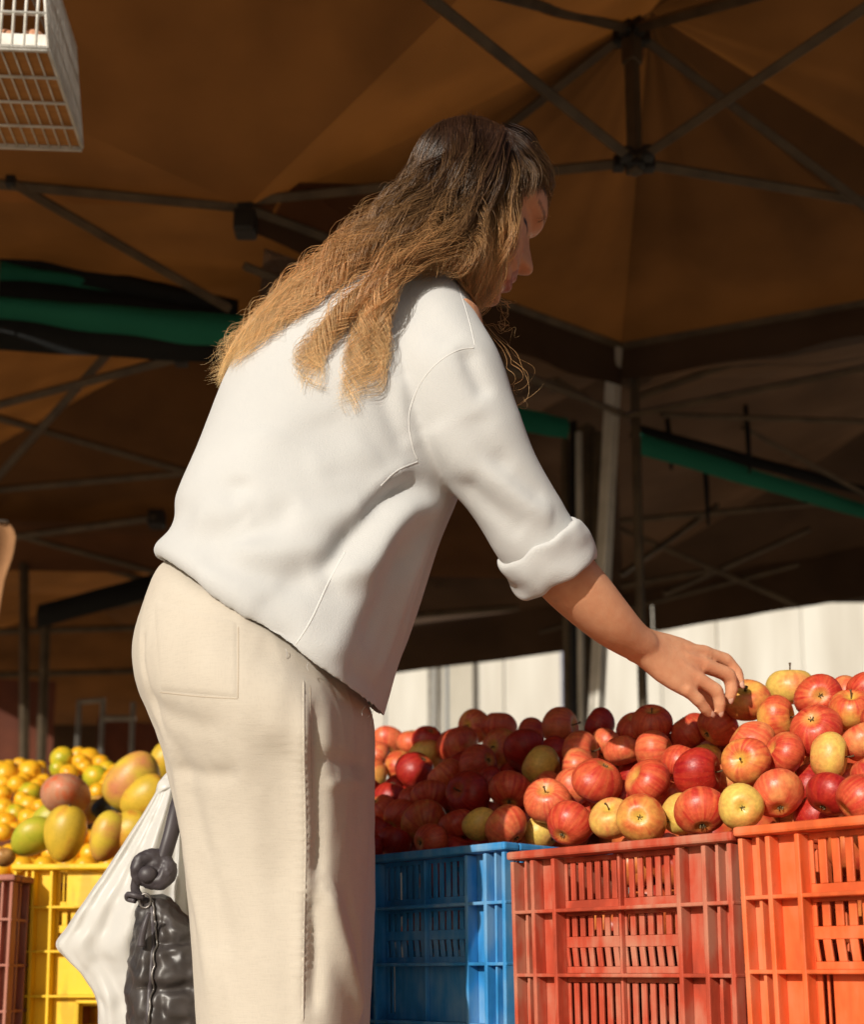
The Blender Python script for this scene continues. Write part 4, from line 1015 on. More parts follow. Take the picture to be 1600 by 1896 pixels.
# rolled cuffs
def cuff(c, axis, r0, r1, ln, name='cuff', seed=0, squash=1.0, mtl='sweat'):
    T = axis/np.linalg.norm(axis); n_ = 56; rng = np.random.RandomState(seed)
    A = np.cross(T, AX_F); A /= np.linalg.norm(A); B = np.cross(T, A)
    prof = [(-0.5,.86,0),(-0.52,1.0,0),(-0.42,1.07,0),(-0.2,1.085,0),(0.1,1.075,0),(0.36,1.07,0),(0.48,1.03,0),(0.52,.95,0),(0.45,.87,0),(0.1,.84,0),(-.4,.84,0)]
    prof = smooth_line(prof, 30); rg = []
    a = np.arange(n_)*2*math.pi/n_
    w = 0.06*np.sin(a*2+1+seed)+0.035*np.sin(a*5+seed)+0.02*np.sin(a*9)
    for (s, rr, _) in prof:
        r = (r0*(0.5-s)+r1*(0.5+s))*(rr+0.045*w*0+0.03*np.sin(a*3+s*5+seed)*(rr>1))
        rg.append(c+T*(ln*s)+(T*ln)[None,:]*(w*0.9)[:,None]+A[None,:]*(np.cos(a)*r)[:,None]+B[None,:]*(np.sin(a)*r*squash)[:,None])
    rg.append(rg[0]); return loft(rg, caps=False)
c0 = (atd(934,1062,1.452)+atd(1096,1000,1.452))/2; ax0 = atd(1060,1125,1.475)-atd(985,985,1.44)
V, F = cuff(c0, ax0, 0.0515, 0.0505, 0.050, seed=1); V = V+0.002*vnoise(V,40,7)[:,None]*(V-c0)/0.06
cu = obj('cuff', V, F, M['sweat'], sweater)
V, F = cuff(atd(492,1070,1.79), atd(480,1130,1.79)-atd(500,1040,1.79), 0.056, 0.054, 0.045, seed=4); obj('cuff', V, F, M['sweat'], sweater)

# --- trousers
PAN = [(360,1010,630,1185,1.49,.080),(318,1040,656,1235,1.485,.118),(296,1072,672,1275,1.472,.150),(272,1135,684,1310,1.47,.160),(258,1200,690,1335,1.47,.166),(262,1260,692,1368,1.47,.165),(282,1318,692,1400,1.468,.158),
       (303,1380,692,1440,1.466,.148),(322,1440,692,1485,1.464,.140),(336,1520,692,1545,1.46,.132),(346,1610,692,1622,1.456,.126),(358,1730,689,1736,1.45,.122),(372,1890,684,1893,1.445,.122),(388,2060,680,2062,1.45,.122),(400,2300,672,2300,1.45,.122),(408,2540,668,2540,1.45,.122)]
K = dense(PAN, 80)
sk = 0.2+np.clip((K[:,1]-1100)/200,0,1)*0.14
rings = [px_ring(k[:2], k[2:4], k[4]+.03*s_/.34, k[5]*(1+.42*s_/.34), 64, 2.1, skew=s_) for k,s_ in zip(K,sk)]
leg_p = loft(rings)
FLG = [(470,1330,1.60,.12),(490,1480,1.62,.115),(510,1700,1.62,.105),(520,1900,1.61,.10),(530,2200,1.60,.10),(535,2470,1.60,.10)]
far_p = sleeve(FLG, 32, 40)
V, F, E = remesh([leg_p, far_p], 0.0042, 6)
bv0 = bvh_of(V, F); Nn = vnormals(V, F)
PF = [([(561,1262),(562,1400),(564,1560),(562,1720),(560,1890)], 0.008, 0.010), ([(585,1290),(588,1420),(590,1560),(588,1640)], -0.007, 0.010),
      ([(575,1640),(585,1760),(578,1890)], -0.008, 0.012), ([(600,1620),(625,1720),(655,1830),(665,1890)], 0.009, 0.014), ([(640,1640),(668,1760),(680,1890)], -0.006, 0.010),
      ([(690,1420),(640,1410),(590,1400)], -0.004, 0.008), ([(680,1450),(640,1448),(600,1455)], 0.003, 0.007),
      ([(300,1340),(330,1460),(350,1600),(380,1750),(400,1890)], 0.005, 0.016), ([(320,1350),(360,1500),(400,1650),(430,1800)], -0.004, 0.018),
      ([(258,1280),(330,1330),(420,1350)], -0.003, 0.014), ([(300,1420),(380,1435),(450,1430)], -0.003, 0.010), ([(450,1320),(460,1480),(470,1700),(480,1890)], 0.003, 0.025), ([(520,1350),(515,1500),(520,1700)], -0.003, 0.02),
      ([(265,1160),(262,1220),(278,1290),(310,1370)], -0.004, 0.007)]
V = folds(V, F, Nn, bv0, PF)
V = V+Nn*(0.0030*vnoise(V*np.array([1,1,.16]), 15, 13, 2)-0.0022*np.abs(vnoise(V*np.array([1,1,.22]), 24, 33, 2))+0.0003*vnoise(V, 60, 15, 2))[:,None]
trousers = obj('trousers', V, F, M['linen'], person); bvT = bvh_of(V, F)
# patch pocket on the seat
def surf_patch(bvh, quad, thick, m, parent, name, nu=26, nv=20):
    A,B,C_,D = [np.array(q,float) for q in quad]; P = []; ok = True
    for i in range(nv+1):
        for j in range(nu+1):
            s, t = i/nv, j/nu; q = (A*(1-t)+B*t)*(1-s)+(D*(1-t)+C_*t)*s
            l, n_ = hit(bvh, q[0], q[1])
            if l is None: l, n_ = atd(q[0],q[1],1.45), -AX_F
            e = min(s,1-s,t,1-t); P.append(l+n_*thick*(1.0 if e > 0 else -0.6))
    F = [(i*(nu+1)+j, i*(nu+1)+j+1, (i+1)*(nu+1)+j+1, (i+1)*(nu+1)+j) for i in range(nv) for j in range(nu)]
    return obj(name, P, F, m, parent)
surf_patch(bvT, [(282,1105),(440,1150),(440,1294),(294,1282)], 0.0010, M['linen'], trousers, 'pocket')
M['stitch'] = mat('tan_thread', (0.42,0.35,0.27), rough=0.9)  # stitching thread, a deeper tan than the linen
seam(bvT, [(441,1160),(441,1230),(440,1294)], 0.0009, trousers, M['stitch'], name='stitching'); seam(bvT, [(440,1294),(370,1290),(294,1282)], 0.0007, trousers, M['stitch'], name='stitching')
seam(bvT, [(562,1258),(563,1400),(566,1560),(563,1720),(561,1893)], 0.0016, trousers, M['linen'], name='seam', n=90)
seam(bvT, [(574,1268),(576,1400),(578,1480)], 0.0008, trousers, M['stitch'], name='stitching')

# --- body: one continuous skin surface
HS = 1.02; HP, HY = R(28), R(20)
HO = atd(880,365,1.575)
rh = AX_R*math.cos(HY)+AX_F*math.sin(HY)
hx = rh*math.cos(HP)-AX_U*math.sin(HP); hz = rh*math.sin(HP)+AX_U*math.cos(HP); hy = np.cross(hz, hx)
def hl(P): P = np.atleast_2d(np.asarray(P,float)); return HO+HS*(P[:,0:1]*hx+P[:,1:2]*hy+P[:,2:3]*hz)
zf = [-.118,-.110,-.100,-.086,-.076,-.067,-.060,-.046,-.030,-.012,0.0,.012,.030,.050,.066,.078,.086,.090]
xf = [ .052, .078, .089, .082, .092, .087, .093, .086, .083,.080,.083,.093,.092,.084,.068,.048,.024,.004]
xb = [ .020, .000,-.012,-.040,-.052,-.060,-.066,-.076,-.084,-.090,-.093,-.094,-.092,-.085,-.072,-.056,-.034,-.012]
hw = [ .014, .026, .036, .048, .053, .057, .060, .065, .068,.070,.071,.072,.071,.066,.057,.045,.028,.010]
zf = [z if z < .012 else .012+(z-.012)*.76 for z in zf]; xb = [x*.92 for x in xb]
zs = np.linspace(-.118,zf[-1],90); n_ = 72; a = np.arange(n_)*2*math.pi/n_
rg = []
for z in zs:
    f_, b_, w_ = np.interp(z,zf,xf), np.interp(z,zf,xb), np.interp(z,zf,hw)
    cx_ = (f_+b_)/2; ax_ = (f_-b_)/2; ca, sa = np.cos(a), np.sin(a)
    x = cx_+ax_*np.sign(ca)*np.abs(ca)**0.92; y = w_*np.sign(sa)*np.abs(sa)**0.88
    y = y*(1-0.16*np.clip(ca,0,1)**2)
    Pz = np.stack([x,y,np.full(n_,z)],1)
    # eye sockets, cheeks
    for s in (-1,1):
        g = np.exp(-(((Pz[:,1]-s*0.033)/0.016)**2+((z-(-.004))/0.011)**2))*(ca > 0); Pz[:,0] -= 0.010*g
        g = np.exp(-(((Pz[:,1]-s*0.033)/0.012)**2+((z-(-.008))/0.008)**2))*(ca > 0); Pz[:,0] += 0.007*g
        g = np.exp(-(((Pz[:,1]-s*0.040)/0.02)**2+((z-(-.034))/0.018)**2))*(ca > 0); Pz[:,0] += 0.004*g
    g = np.exp(-((Pz[:,1])/0.024)**2)
    rg.append(hl(Pz))
head_p = loft(rg)
ns = []
for t in np.linspace(0,1,16):
    z = 0.004-0.052*t; xt = np.interp(t,[0,.35,.75,.9,1],[.081,.092,.109,.107,.092]); w_ = np.interp(t,[0,.3,.7,.88,1],[.007,.008,.013,.016,.012]); x0 = 0.062
    q = np.arange(20)*2*math.pi/20; cx_ = (xt+x0)/2; ax_ = (xt-x0)/2
    ns.append(hl(np.stack([cx_+ax_*np.cos(q), w_*np.sin(q)*(1.25-0.5*np.cos(q)*0.6), np.full(20,z)],1)))
nose_p = loft(ns)
def lips(z0, w0, h0, x0):
    P = [(x0-0.018,-w0,z0-.001),(x0-.004,-w0*.5,z0),(x0,0,z0),(x0-.004,w0*.5,z0),(x0-0.018,w0,z0-.001)]
    return tube(hl(smooth_line(P,16)), HS*h0*np.sin(np.linspace(.25,math.pi-.25,16)), 10)
lip1, lip2 = lips(-.060,.022,.0055,.0895), lips(-.074,.020,.0062,.0885)
ear = []
ear_p = tube(hl(smooth_line([(-.012,-.070,.012),(-.022,-.078,.008),(-.024,-.079,-.012),(-.014,-.074,-.03)],12)), HS*0.008, 8)
ear2_p = tube(hl(smooth_line([(-.012,.070,.012),(-.022,.078,.008),(-.024,.079,-.012),(-.014,.074,-.03)],12)), HS*0.008, 8)
neck_p = tube(np.vstack([hl([(-.03,0,-.02)]), hl([(-.035,0,-.07)]), atd(825,515,1.60)[None], atd(770,570,1.57)[None]]), [.048,.047,.046,.055], 24)
torso_p = loft([px_ring(k[:2],k[2:4],k[4],k[5],40,2.1,s=0.74) for k in dense(TOR,30)])
hips_p = loft([px_ring(k[:2],k[2:4],k[4],k[5],40,2.1,s=0.74) for k in dense(PAN[:9],20)])
lg1 = sleeve([(480,1420,1.45,.085),(500,1700,1.44,.075),(515,2000,1.45,.06),(530,2300,1.45,.05),(540,2540,1.45,.042)], 24, 30)
lg2 = sleeve([(470,1420,1.60,.085),(500,1700,1.62,.075),(520,2000,1.60,.06),(530,2300,1.60,.05),(535,2470,1.60,.042)], 24, 30)
ARM = [(815,600,1.47,.050),(862,770,1.435,.045),(930,900,1.44,.042),(985,985,1.45,.0405),(1045,1062,1.463,.0375),(1090,1110,1.478,.0345),(1130,1150,1.495,.0300),(1165,1180,1.515,.0248),(1192,1197,1.53,.0212),(1205,1202,1.537,.0170)]
arm_p = sleeve(ARM, 28, 60)
HAND_D = 1.60
def hpt(x,y,d): return atd(x,y,1.53+(d-1.585)*0.62)
wr = atd(1190,1196,1.53)
MCP = [hpt(1300,1208,1.660), hpt(1299,1230,1.640), hpt(1288,1254,1.622), hpt(1270,1276,1.608)]
def ell(c, ax, side, up, a_, b_, n_=28):
    t = np.arange(n_)*2*math.pi/n_; return c+side[None,:]*(np.cos(t)*a_)[:,None]+up[None,:]*(np.sin(t)*b_)[:,None]
kn = sum(MCP)/4; adir = kn-wr; adir /= np.linalg.norm(adir)
sdir = MCP[3]-MCP[0]; sdir = sdir-adir*(sdir@adir); sdir /= np.linalg.norm(sdir); udir = np.cross(adir, sdir)
if udir@AX_F > 0: udir = -udir                       # out of the back of the hand, towards the viewer
hr_ = []
for t, a_, b_ in ((-.12,.0245,.0215),(0.0,.0248,.0200),(.18,.0285,.0185),(.40,.0345,.0175),(.65,.0385,.0160),(.85,.0400,.0145),(1.0,.0395,.0120),(1.06,.034,.008)):
    hr_.append(ell(wr*(1-t)+kn*t-udir*0.004*min(1,max(0,t*3)), adir, sdir, udir, a_, b_))
hand_p = loft(hr_)
FING = [  # index, middle, ring, little: joints (x,y,d) and radii
 [MCP[0],hpt(1345,1222,1.690),hpt(1366,1246,1.695),hpt(1372,1274,1.690)],
 [MCP[1],hpt(1352,1250,1.668),hpt(1356,1278,1.672),hpt(1350,1300,1.676)],
 [MCP[2],hpt(1328,1279,1.636),hpt(1334,1303,1.642),hpt(1332,1324,1.650)],
 [MCP[3],hpt(1294,1296,1.618),hpt(1306,1312,1.628),hpt(1318,1326,1.640)]]
FR = [(.0098,.0088,.0078,.0066),(.0102,.0092,.0082,.0068),(.0098,.0088,.0078,.0064),(.0086,.0078,.0070,.0058)]
fing_p = []
for Fg, Rr_ in zip(FING, FR):
    P = np.array([Fg[0]-(Fg[1]-Fg[0])*0.25]+Fg); 
    Q = []; rr = []
    for k in range(len(P)-1):
        for t in np.linspace(0,1,7)[:-1]: Q.append(P[k]*(1-t)+P[k+1]*t)
    Q.append(P[-1]); Q = np.array(Q)
    for _ in range(2): Q[1:-1] = (Q[:-2]+2*Q[1:-1]+Q[2:])/4
    u = np.linspace(0,4,len(Q)); rr = np.interp(u,[0,1,2,3,4],[Rr_[0]*.9,*Rr_])
    rr = rr*(1+0.10*np.exp(-((u-1)/.22)**2)+0.12*np.exp(-((u-2)/.20)**2)+0.07*np.exp(-((u-3)/.2)**2)); rr[-1] *= 0.55; rr[-2] *= 0.9
    fing_p.append(tube(Q, rr, 14))
thP = np.array([wr+adir*0.02-udir*0.012-sdir*0.018, hpt(1262,1262,1.68), hpt(1300,1290,1.71), hpt(1335,1310,1.72)])
thumb_p = tube(smooth_line(thP,18), np.interp(np.linspace(0,1,18),[0,.3,.65,.9,1],[.015,.0135,.0105,.0095,.005]), 14)
bone_p = []
for Fg in FING[:3]: bone_p.append(tube(np.array([wr*(0.35)+Fg[0]*0.65+udir*0.0075, Fg[0]+udir*0.0035]), [.0045,.0072], 8))
ulna_p = tube(np.array([hpt(1180,1178,1.545),hpt(1196,1186,1.555)]), [.008,.0095], 10)
# other arm, hanging on the far side with the bags
ARM2 = [(690,590,1.69,.05),(610,720,1.75,.046),(555,880,1.78,.042),(500,1050,1.79,.038),(465,1160,1.79,.03),(440,1235,1.785,.025)]
arm2_p = sleeve(ARM2, 24, 40)
w2 = atd(440,1235,1.785); k2 = atd(415,1310,1.775)
ad2 = (k2-w2)/np.linalg.norm(k2-w2); sd2 = np.cross(ad2, AX_R); sd2 /= np.linalg.norm(sd2); ud2 = np.cross(ad2, sd2)
h2 = loft([ell(w2*(1-t)+k2*t, ad2, sd2, ud2, a_, b_) for t,a_,b_ in ((-.1,.024,.02),(0,.025,.019),(.4,.034,.017),(.8,.039,.0155),(1.0,.038,.012))])
f2 = []
for q in (-.028,-.0095,.0095,.028):
    b0 = k2+sd2*q; f2.append(tube(smooth_line([b0-ad2*.01, b0+ad2*.025+ud2*.004, b0+ad2*.042-ud2*.012, b0+ad2*.036-ud2*.034],14), np.linspace(.0095,.0068,14), 12))
f2.append(tube(smooth_line([w2+ad2*.03-sd2*.02, w2+ad2*.06-sd2*.038-ud2*.015, k2+ad2*.004-sd2*.03-ud2*.036],12), np.linspace(.013,.008,12), 12))
feet_p = []
def foot(c):
    d_ = np.array([0.70,0.71,0]); s_ = np.array([-.71,.70,0]); rg_ = []
    for t,w_,h_ in ((-.07,.025,.03),(-.05,.034,.045),(0,.036,.055),(.06,.04,.042),(.12,.045,.030),(.165,.038,.022),(.185,.018,.014)):
        q = np.arange(20)*2*math.pi/20; cc = c+d_*t; rg_.append(cc+s_[None]*(np.cos(q)*w_)[:,None]+np.array([0,0,1.])[None]*(h_+np.sin(q)*h_*0.98)[:,None])
    return loft(rg_)
fA = atd(540,2540,1.45); fB = atd(535,2470,1.60)
Vb, Fb, Eb = remesh([head_p,nose_p,lip1,lip2,ear_p,ear2_p,neck_p,torso_p,hips_p,lg1,lg2,arm_p,hand_p,thumb_p,ulna_p,arm2_p,h2]+fing_p+bone_p+f2, 0.0025, 3, 0.45)
# skin with its own colouring: lips, brows, scalp under the hair
m, n, l, b = nt('skin')
ca_ = n.new('ShaderNodeVertexColor'); ca_.layer_name = 'tint'
nz = noise_node(n, l, 70, 6); rr_ = ramp(n, l, nz.outputs[0], [(0.3,(0.92,0.82,0.78)),(0.7,(1,1,1))])
mx = n.new('ShaderNodeMix'); mx.data_type = 'RGBA'; mx.blend_type = 'MULTIPLY'; mx.inputs[0].default_value = 1.0
l.new(ca_.outputs[0], mx.inputs[6]); l.new(rr_.outputs[0], mx.inputs[7]); l.new(mx.outputs[2], b.inputs['Base Color'])
b.inputs['Roughness'].default_value = 0.48; b.inputs['Specular IOR Level'].default_value = 0.38
b.inputs['Subsurface Weight'].default_value = 0.12; b.inputs['Subsurface Radius'].default_value = (0.012,0.004,0.002); b.inputs['Subsurface Scale'].default_value = 0.6
nb = noise_node(n, l, 420, 3); bump(n, l, b, nb.outputs[0], 0.3, 0.0014)
M['skin'] = m
me = mesh('body', Vb, Fb)
colr = np.tile(np.array([0.66,0.33,0.185,1.0]), (len(Vb),1))
L = (Vb-HO)@np.stack([hx,hy,hz],1)/HS
dk_ = np.exp(-(np.linalg.norm(Vb-kn,axis=1)/0.022)**2)[:,None]
colr[:,:3] = colr[:,:3]*(1-dk_*np.array([[0.02,0.10,0.10]]))
lipm = ((np.abs(L[:,1]) < .024) & (L[:,2] > -.083) & (L[:,2] < -.053) & (L[:,0] > .078))
colr[lipm,:3] = (0.42,0.14,0.10)
inhead = np.linalg.norm(Vb-HO,axis=1) < 0.16
scalp = inhead & ((L[:,2] > .046-0.014*(L[:,0]<.07)) | (L[:,0] < .02)) & (L[:,2] > -.07)
colr[scalp,:3] = (0.030,0.015,0.008)
brow = inhead & (L[:,0] > .05) & (np.abs(L[:,2]-(.016-0.12*(np.abs(L[:,1])-.03)**2/.03)) < .0024) & (np.abs(L[:,1]) > .014) & (np.abs(L[:,1]) < .052)
colr[brow,:3] = (0.34,0.165,0.095)
lid = inhead & (L[:,0] > .05) & (np.abs(L[:,2]+.0125) < .0022) & (np.abs(np.abs(L[:,1])-.033) < .014)
colr[lid,:3] = (0.03,0.015,0.01)
at_ = me.color_attributes.new('tint','FLOAT_COLOR','POINT'); at_.data.foreach_set('color', colr.ravel().astype(np.float32))
me.materials.append(M['skin'])
body = obj('body', None, None, None, person, me=me)
bvB = bvh_of(Vb, Fb)
M['shoe'] = mat('white_canvas_shoe', (0.6,0.58,0.54), (0.68,0.66,0.62), rough=0.8)
for c_ in (fA, fB):
    V, F = foot(np.array([c_[0],c_[1],0.006])); obj('shoe', V, F, M['shoe'], person)
# fingernails
M['nail'] = mat('nail', (0.58,0.33,0.24), rough=0.25)

for Fg, Rr_ in zip(FING, FR):
    ax_ = Fg[3]-Fg[2]; ax_ /= np.linalg.norm(ax_); nrm_ = udir-ax_*(udir@ax_); nrm_ /= np.linalg.norm(nrm_); sd_ = np.cross(ax_, nrm_)
    c_ = Fg[3]-ax_*0.004+nrm_*Rr_[3]*0.62; t_ = np.arange(14)*2*math.pi/14; rg_ = []
    for k_, h_ in ((1.0,0.0),(0.92,0.0008),(0.5,0.0017),(0.05,0.0019)):
        rg_.append(c_+ax_[None]*(np.sin(t_)*0.0062*k_)[:,None]+sd_[None]*(np.cos(t_)*0.0046*k_)[:,None]+nrm_[None]*(h_+0.0008-0.0016*(np.cos(t_)*k_)**2)[:,None])
    V, F = loft(rg_); o_ = obj('fingernail', V, F, M['nail'], body)
# ------------------------------------------------------------------ hair
m, n, l, b = nt('hair')
vc = n.new('ShaderNodeVertexColor'); vc.layer_name = 'shade'
l.new(vc.outputs[0], b.inputs['Base Color']); b.inputs['Roughness'].default_value = 0.38; b.inputs['Specular IOR Level'].default_value = 0.55
tr = n.new('ShaderNodeBsdfTranslucent'); l.new(vc.outputs[0], tr.inputs[0])
mxs = n.new('ShaderNodeMixShader'); mxs.inputs[0].default_value = 0.32; l.new(b.outputs[0], mxs.inputs[1]); l.new(tr.outputs[0], mxs.inputs[2]); l.new(mxs.outputs[0], n['Material Output'].inputs[0])
M['hair'] = m
rngH = np.random.RandomState(11)
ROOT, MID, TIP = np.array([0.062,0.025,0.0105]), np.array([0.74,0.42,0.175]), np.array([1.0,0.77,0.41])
class Hair:
    def __init__(s): s.P = []; s.T = []; s.C = []; s.R = []; s.ph = rngH.uniform(0,6.28)
    def lock(s, guide, count, spread, curl, length=(0.8,1.0), waves=3.0, npt=44, t0=0.0, t1=1.0, rad=0.00027, sub=5, dark=0.0, frizz=0.0015, margin=0.003, tight=0.24):
        G = np.array([atd(*g) for g in guide]); P0 = smooth_line(G, npt); T, N, B = frames(P0)
        s.ph += rngH.normal(0.25,0.35); subs = [(s.ph+rngH.normal(0,1.1), rngH.normal(0,1,2)*0.6, rngH.uniform(0.82,1.22), rngH.choice((-1,1))) for _ in range(sub)]
        count = int(count*(1.65 if count > 20 else 1))
        for k in range(count):
            ph, off, fq, hd = subs[k%sub]; ln = rngH.uniform(*length)
            u = np.linspace(0,ln,npt)*(npt-1); i = np.minimum(u.astype(int), npt-2); f = (u-i)[:,None]
            P = P0[i]*(1-f)+P0[i+1]*f; Nn_ = N[i]; Bb = B[i]
            t = np.linspace(0,1,npt)
            sp = np.interp(t, np.linspace(0,1,len(spread)), spread)
            o2 = off*1.3+rngH.normal(0,1,2)*tight*rngH.choice((1,1,1,1,1,2.2))
            w = 2*math.pi*waves*fq*t+ph+rngH.normal(0,0.22); am = np.interp(t, np.linspace(0,1,len(curl)), curl)*rngH.uniform(0.75,1.2)
            a_ = sp*o2[0]+am*np.cos(w); b2 = sp*o2[1]+hd*am*0.8*np.sin(w)
            fz = np.cumsum(rngH.normal(0,1,(npt,3)),axis=0)*frizz*0.25*t[:,None]
            s.P.append(P+Nn_*a_[:,None]+Bb*b2[:,None]+fz)
            s.T.append(t0+(t1-t0)*t*ln); s.R.append(rad*rngH.uniform(0.7,1.3))
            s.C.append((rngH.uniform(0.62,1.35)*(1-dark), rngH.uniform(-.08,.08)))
            s.mg = margin
    def build(s, name, parent, bvhs, npt=44):
        n_ = len(s.P); A = np.array(s.P)
        for k in range(n_):
            for j in range(npt):
                p = Vector(A[k,j])
                for bv, mg in bvhs:
                    l_, nn_, _, ds = bv.find_nearest(p, 0.10)
                    if l_ is not None and (p-l_).dot(nn_) < mg: p = l_+nn_*(mg+0.006*((k*7919)%97)/97); A[k,j] = p
        # soften kinks the pushing made
        for _ in range(1): A[:,1:-1] = (A[:,:-2]+2*A[:,1:-1]+A[:,2:])/4
        T = np.gradient(A, axis=1); T /= np.linalg.norm(T,axis=2,keepdims=True)+1e-9
        X = np.cross(T, np.array([0.3,0.5,0.81])); X /= np.linalg.norm(X,axis=2,keepdims=True)+1e-9; Y = np.cross(T, X)
        rr = np.array(s.R)[:,None]*np.interp(np.linspace(0,1,npt),[0,.1,.7,1],[.8,1,.9,.25])[None]
        ring = [A+(X*math.cos(q)+Y*math.sin(q))*rr[...,None] for q in (0,2.094,4.189)]
        V = np.stack(ring,2).reshape(-1,3)
        base = (np.arange(n_)*npt*3)[:,None,None]+(np.arange(npt-1)*3)[None,:,None]
        j = np.arange(3)[None,None,:]; k = (j+1)%3
        F = np.stack([base+j, base+k, base+3+k, base+3+j], -1).reshape(-1,4)
        Tt = np.array(s.T); Cc = np.array(s.C)
        q = np.clip(Tt+Cc[:,1:2],0,1)[...,None]
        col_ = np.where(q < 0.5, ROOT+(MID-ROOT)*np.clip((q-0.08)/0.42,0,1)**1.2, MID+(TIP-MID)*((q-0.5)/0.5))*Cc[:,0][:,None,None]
        col4 = np.concatenate([col_, np.ones_like(col_[...,:1])],-1); col4 = np.repeat(col4[:,:,None,:],3,axis=2).reshape(-1,4)
        me = bpy.data.meshes.new(name)
        me.vertices.add(len(V)); me.vertices.foreach_set('co', V.ravel())
        me.loops.add(F.size); me.loops.foreach_set('vertex_index', F.ravel().astype(np.int32))
        me.polygons.add(len(F)); me.polygons.foreach_set('loop_start', (np.arange(len(F))*4).astype(np.int32))
        me.polygons.foreach_set('use_smooth', np.ones(len(F),dtype=bool))
        me.update(calc_edges=True); me.validate()
        at_ = me.color_attributes.new('shade','FLOAT_COLOR','POINT'); at_.data.foreach_set('color', col4.ravel().astype(np.float32))
        me.materials.append(M['hair'])
        return tag(obj(name, None, None, None, parent, me=me), kind='stuff')
def mixg(a, b_, t): return [tuple(np.array(p)*(1-t)+np.array(q)*t) for p,q in zip(a,b_)]
hairE = empty('hair', tuple(HO)); set_parent(hairE, person); hairE.location = HO
BV = [(bvS,0.003),(bvB,0.003)]
H = Hair()
top = [(872,250,1.575),(802,304,1.555),(728,378,1.54),(656,446,1.53),(580,514,1.53),(506,582,1.53),(444,648,1.53),(406,702,1.53)]
low = [(890,290,1.485),(815,380,1.45),(745,432,1.43),(672,476,1.42),(612,530,1.42),(566,600,1.43),(530,665,1.45),(505,722,1.46)]
for k in range(13):
    t = k/12; g = mixg(top, low, t)
    H.lock(g, 115, (0.008,0.013,0.012,0.011,0.011,0.010), (0.0005,0.005,0.009,0.0115,0.013,0.014), (0.78,1.03), 4.3+0.7*rngH.rand(), sub=10, frizz=.0010, tight=0.13)
back = H.build('back_hair', hairE, BV)
H = Hair()
st = [(905,258,1.495),(870,330,1.47),(838,405,1.455),(785,455,1.43),(725,488,1.405)]
RING = ([(668,540,1.39),(622,588,1.385),(592,640,1.385),(576,690,1.39),(590,742,1.39)], [(660,545,1.39),(612,600,1.385),(580,650,1.39),(572,700,1.395),(604,738,1.39)],
        [(690,545,1.385),(668,600,1.38),(656,660,1.38),(648,715,1.38),(632,768,1.38)], [(704,540,1.385),(692,600,1.38),(690,650,1.38),(686,705,1.38),(664,750,1.375)], [(716,530,1.39),(708,585,1.38),(700,640,1.375),(690,680,1.38),(680,720,1.375)])
for q_, ends in enumerate(RING):
    jit = rngH.normal(0,5,2); g = [(x+jit[0],y+jit[1],d) for x,y,d in st]+ends
    H.lock(g, (110,70,110,110,60)[q_], (0.014,0.020,0.020,0.013,0.007,0.0055,0.0045), (0.0005,0.004,0.006,0.0085,0.0115,0.0135), (0.80,1.02), 4.2, sub=4, tight=0.15, frizz=.0008)
# curls gathered at the nape
for k in range(9):
    x0 = 846+7*k; g = [(x0,245+k*2,1.53),(x0-5,320,1.478),(x0-35,395,1.462),(x0-75+4*k,445,1.45),(x0-95+6*k,480,1.435),(x0-125+4*k,505,1.415)]
    H.lock(g, 95, (0.010,0.014,0.014,0.013,0.012), (0.001,0.004,0.007,0.008), (0.7,1.0), 3.8, t1=0.62, sub=6, dark=0.12)
obj_mid = H.build('nape_hair', hairE, BV)
H = Hair()
S0 = [(922,246,1.545),(936,300,1.505),(936,362,1.490),(927,430,1.486),(908,490,1.498),(888,540,1.53),(876,566,1.565)]
S1 = [(868,236,1.555),(862,310,1.482),(868,390,1.470),(876,452,1.470),(878,500,1.48),(878,535,1.515),(876,558,1.555)]
for k in range(11):
    t = k/10
    H.lock(mixg(S0,S1,t), 120, (0.006,0.010,0.011,0.011,0.010,0.008), (0.0008,0.0035,0.0065,0.008), (0.82,1.04), 3.6, sub=9, frizz=.0008, tight=0.13, t1=0.9, dark=0.02)
# hair swept over the brow, its strands coloured darker than the rest
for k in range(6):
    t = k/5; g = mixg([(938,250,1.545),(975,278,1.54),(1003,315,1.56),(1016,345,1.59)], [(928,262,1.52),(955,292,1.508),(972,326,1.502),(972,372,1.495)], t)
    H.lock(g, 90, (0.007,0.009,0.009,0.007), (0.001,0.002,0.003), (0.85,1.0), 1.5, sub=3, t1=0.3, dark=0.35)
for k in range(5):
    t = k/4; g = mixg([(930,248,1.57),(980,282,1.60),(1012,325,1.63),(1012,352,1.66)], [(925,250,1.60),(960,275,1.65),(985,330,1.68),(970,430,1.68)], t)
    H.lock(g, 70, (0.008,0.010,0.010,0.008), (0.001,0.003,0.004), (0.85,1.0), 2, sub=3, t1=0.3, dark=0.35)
H.build('side_hair', hairE, BV)
H = Hair()
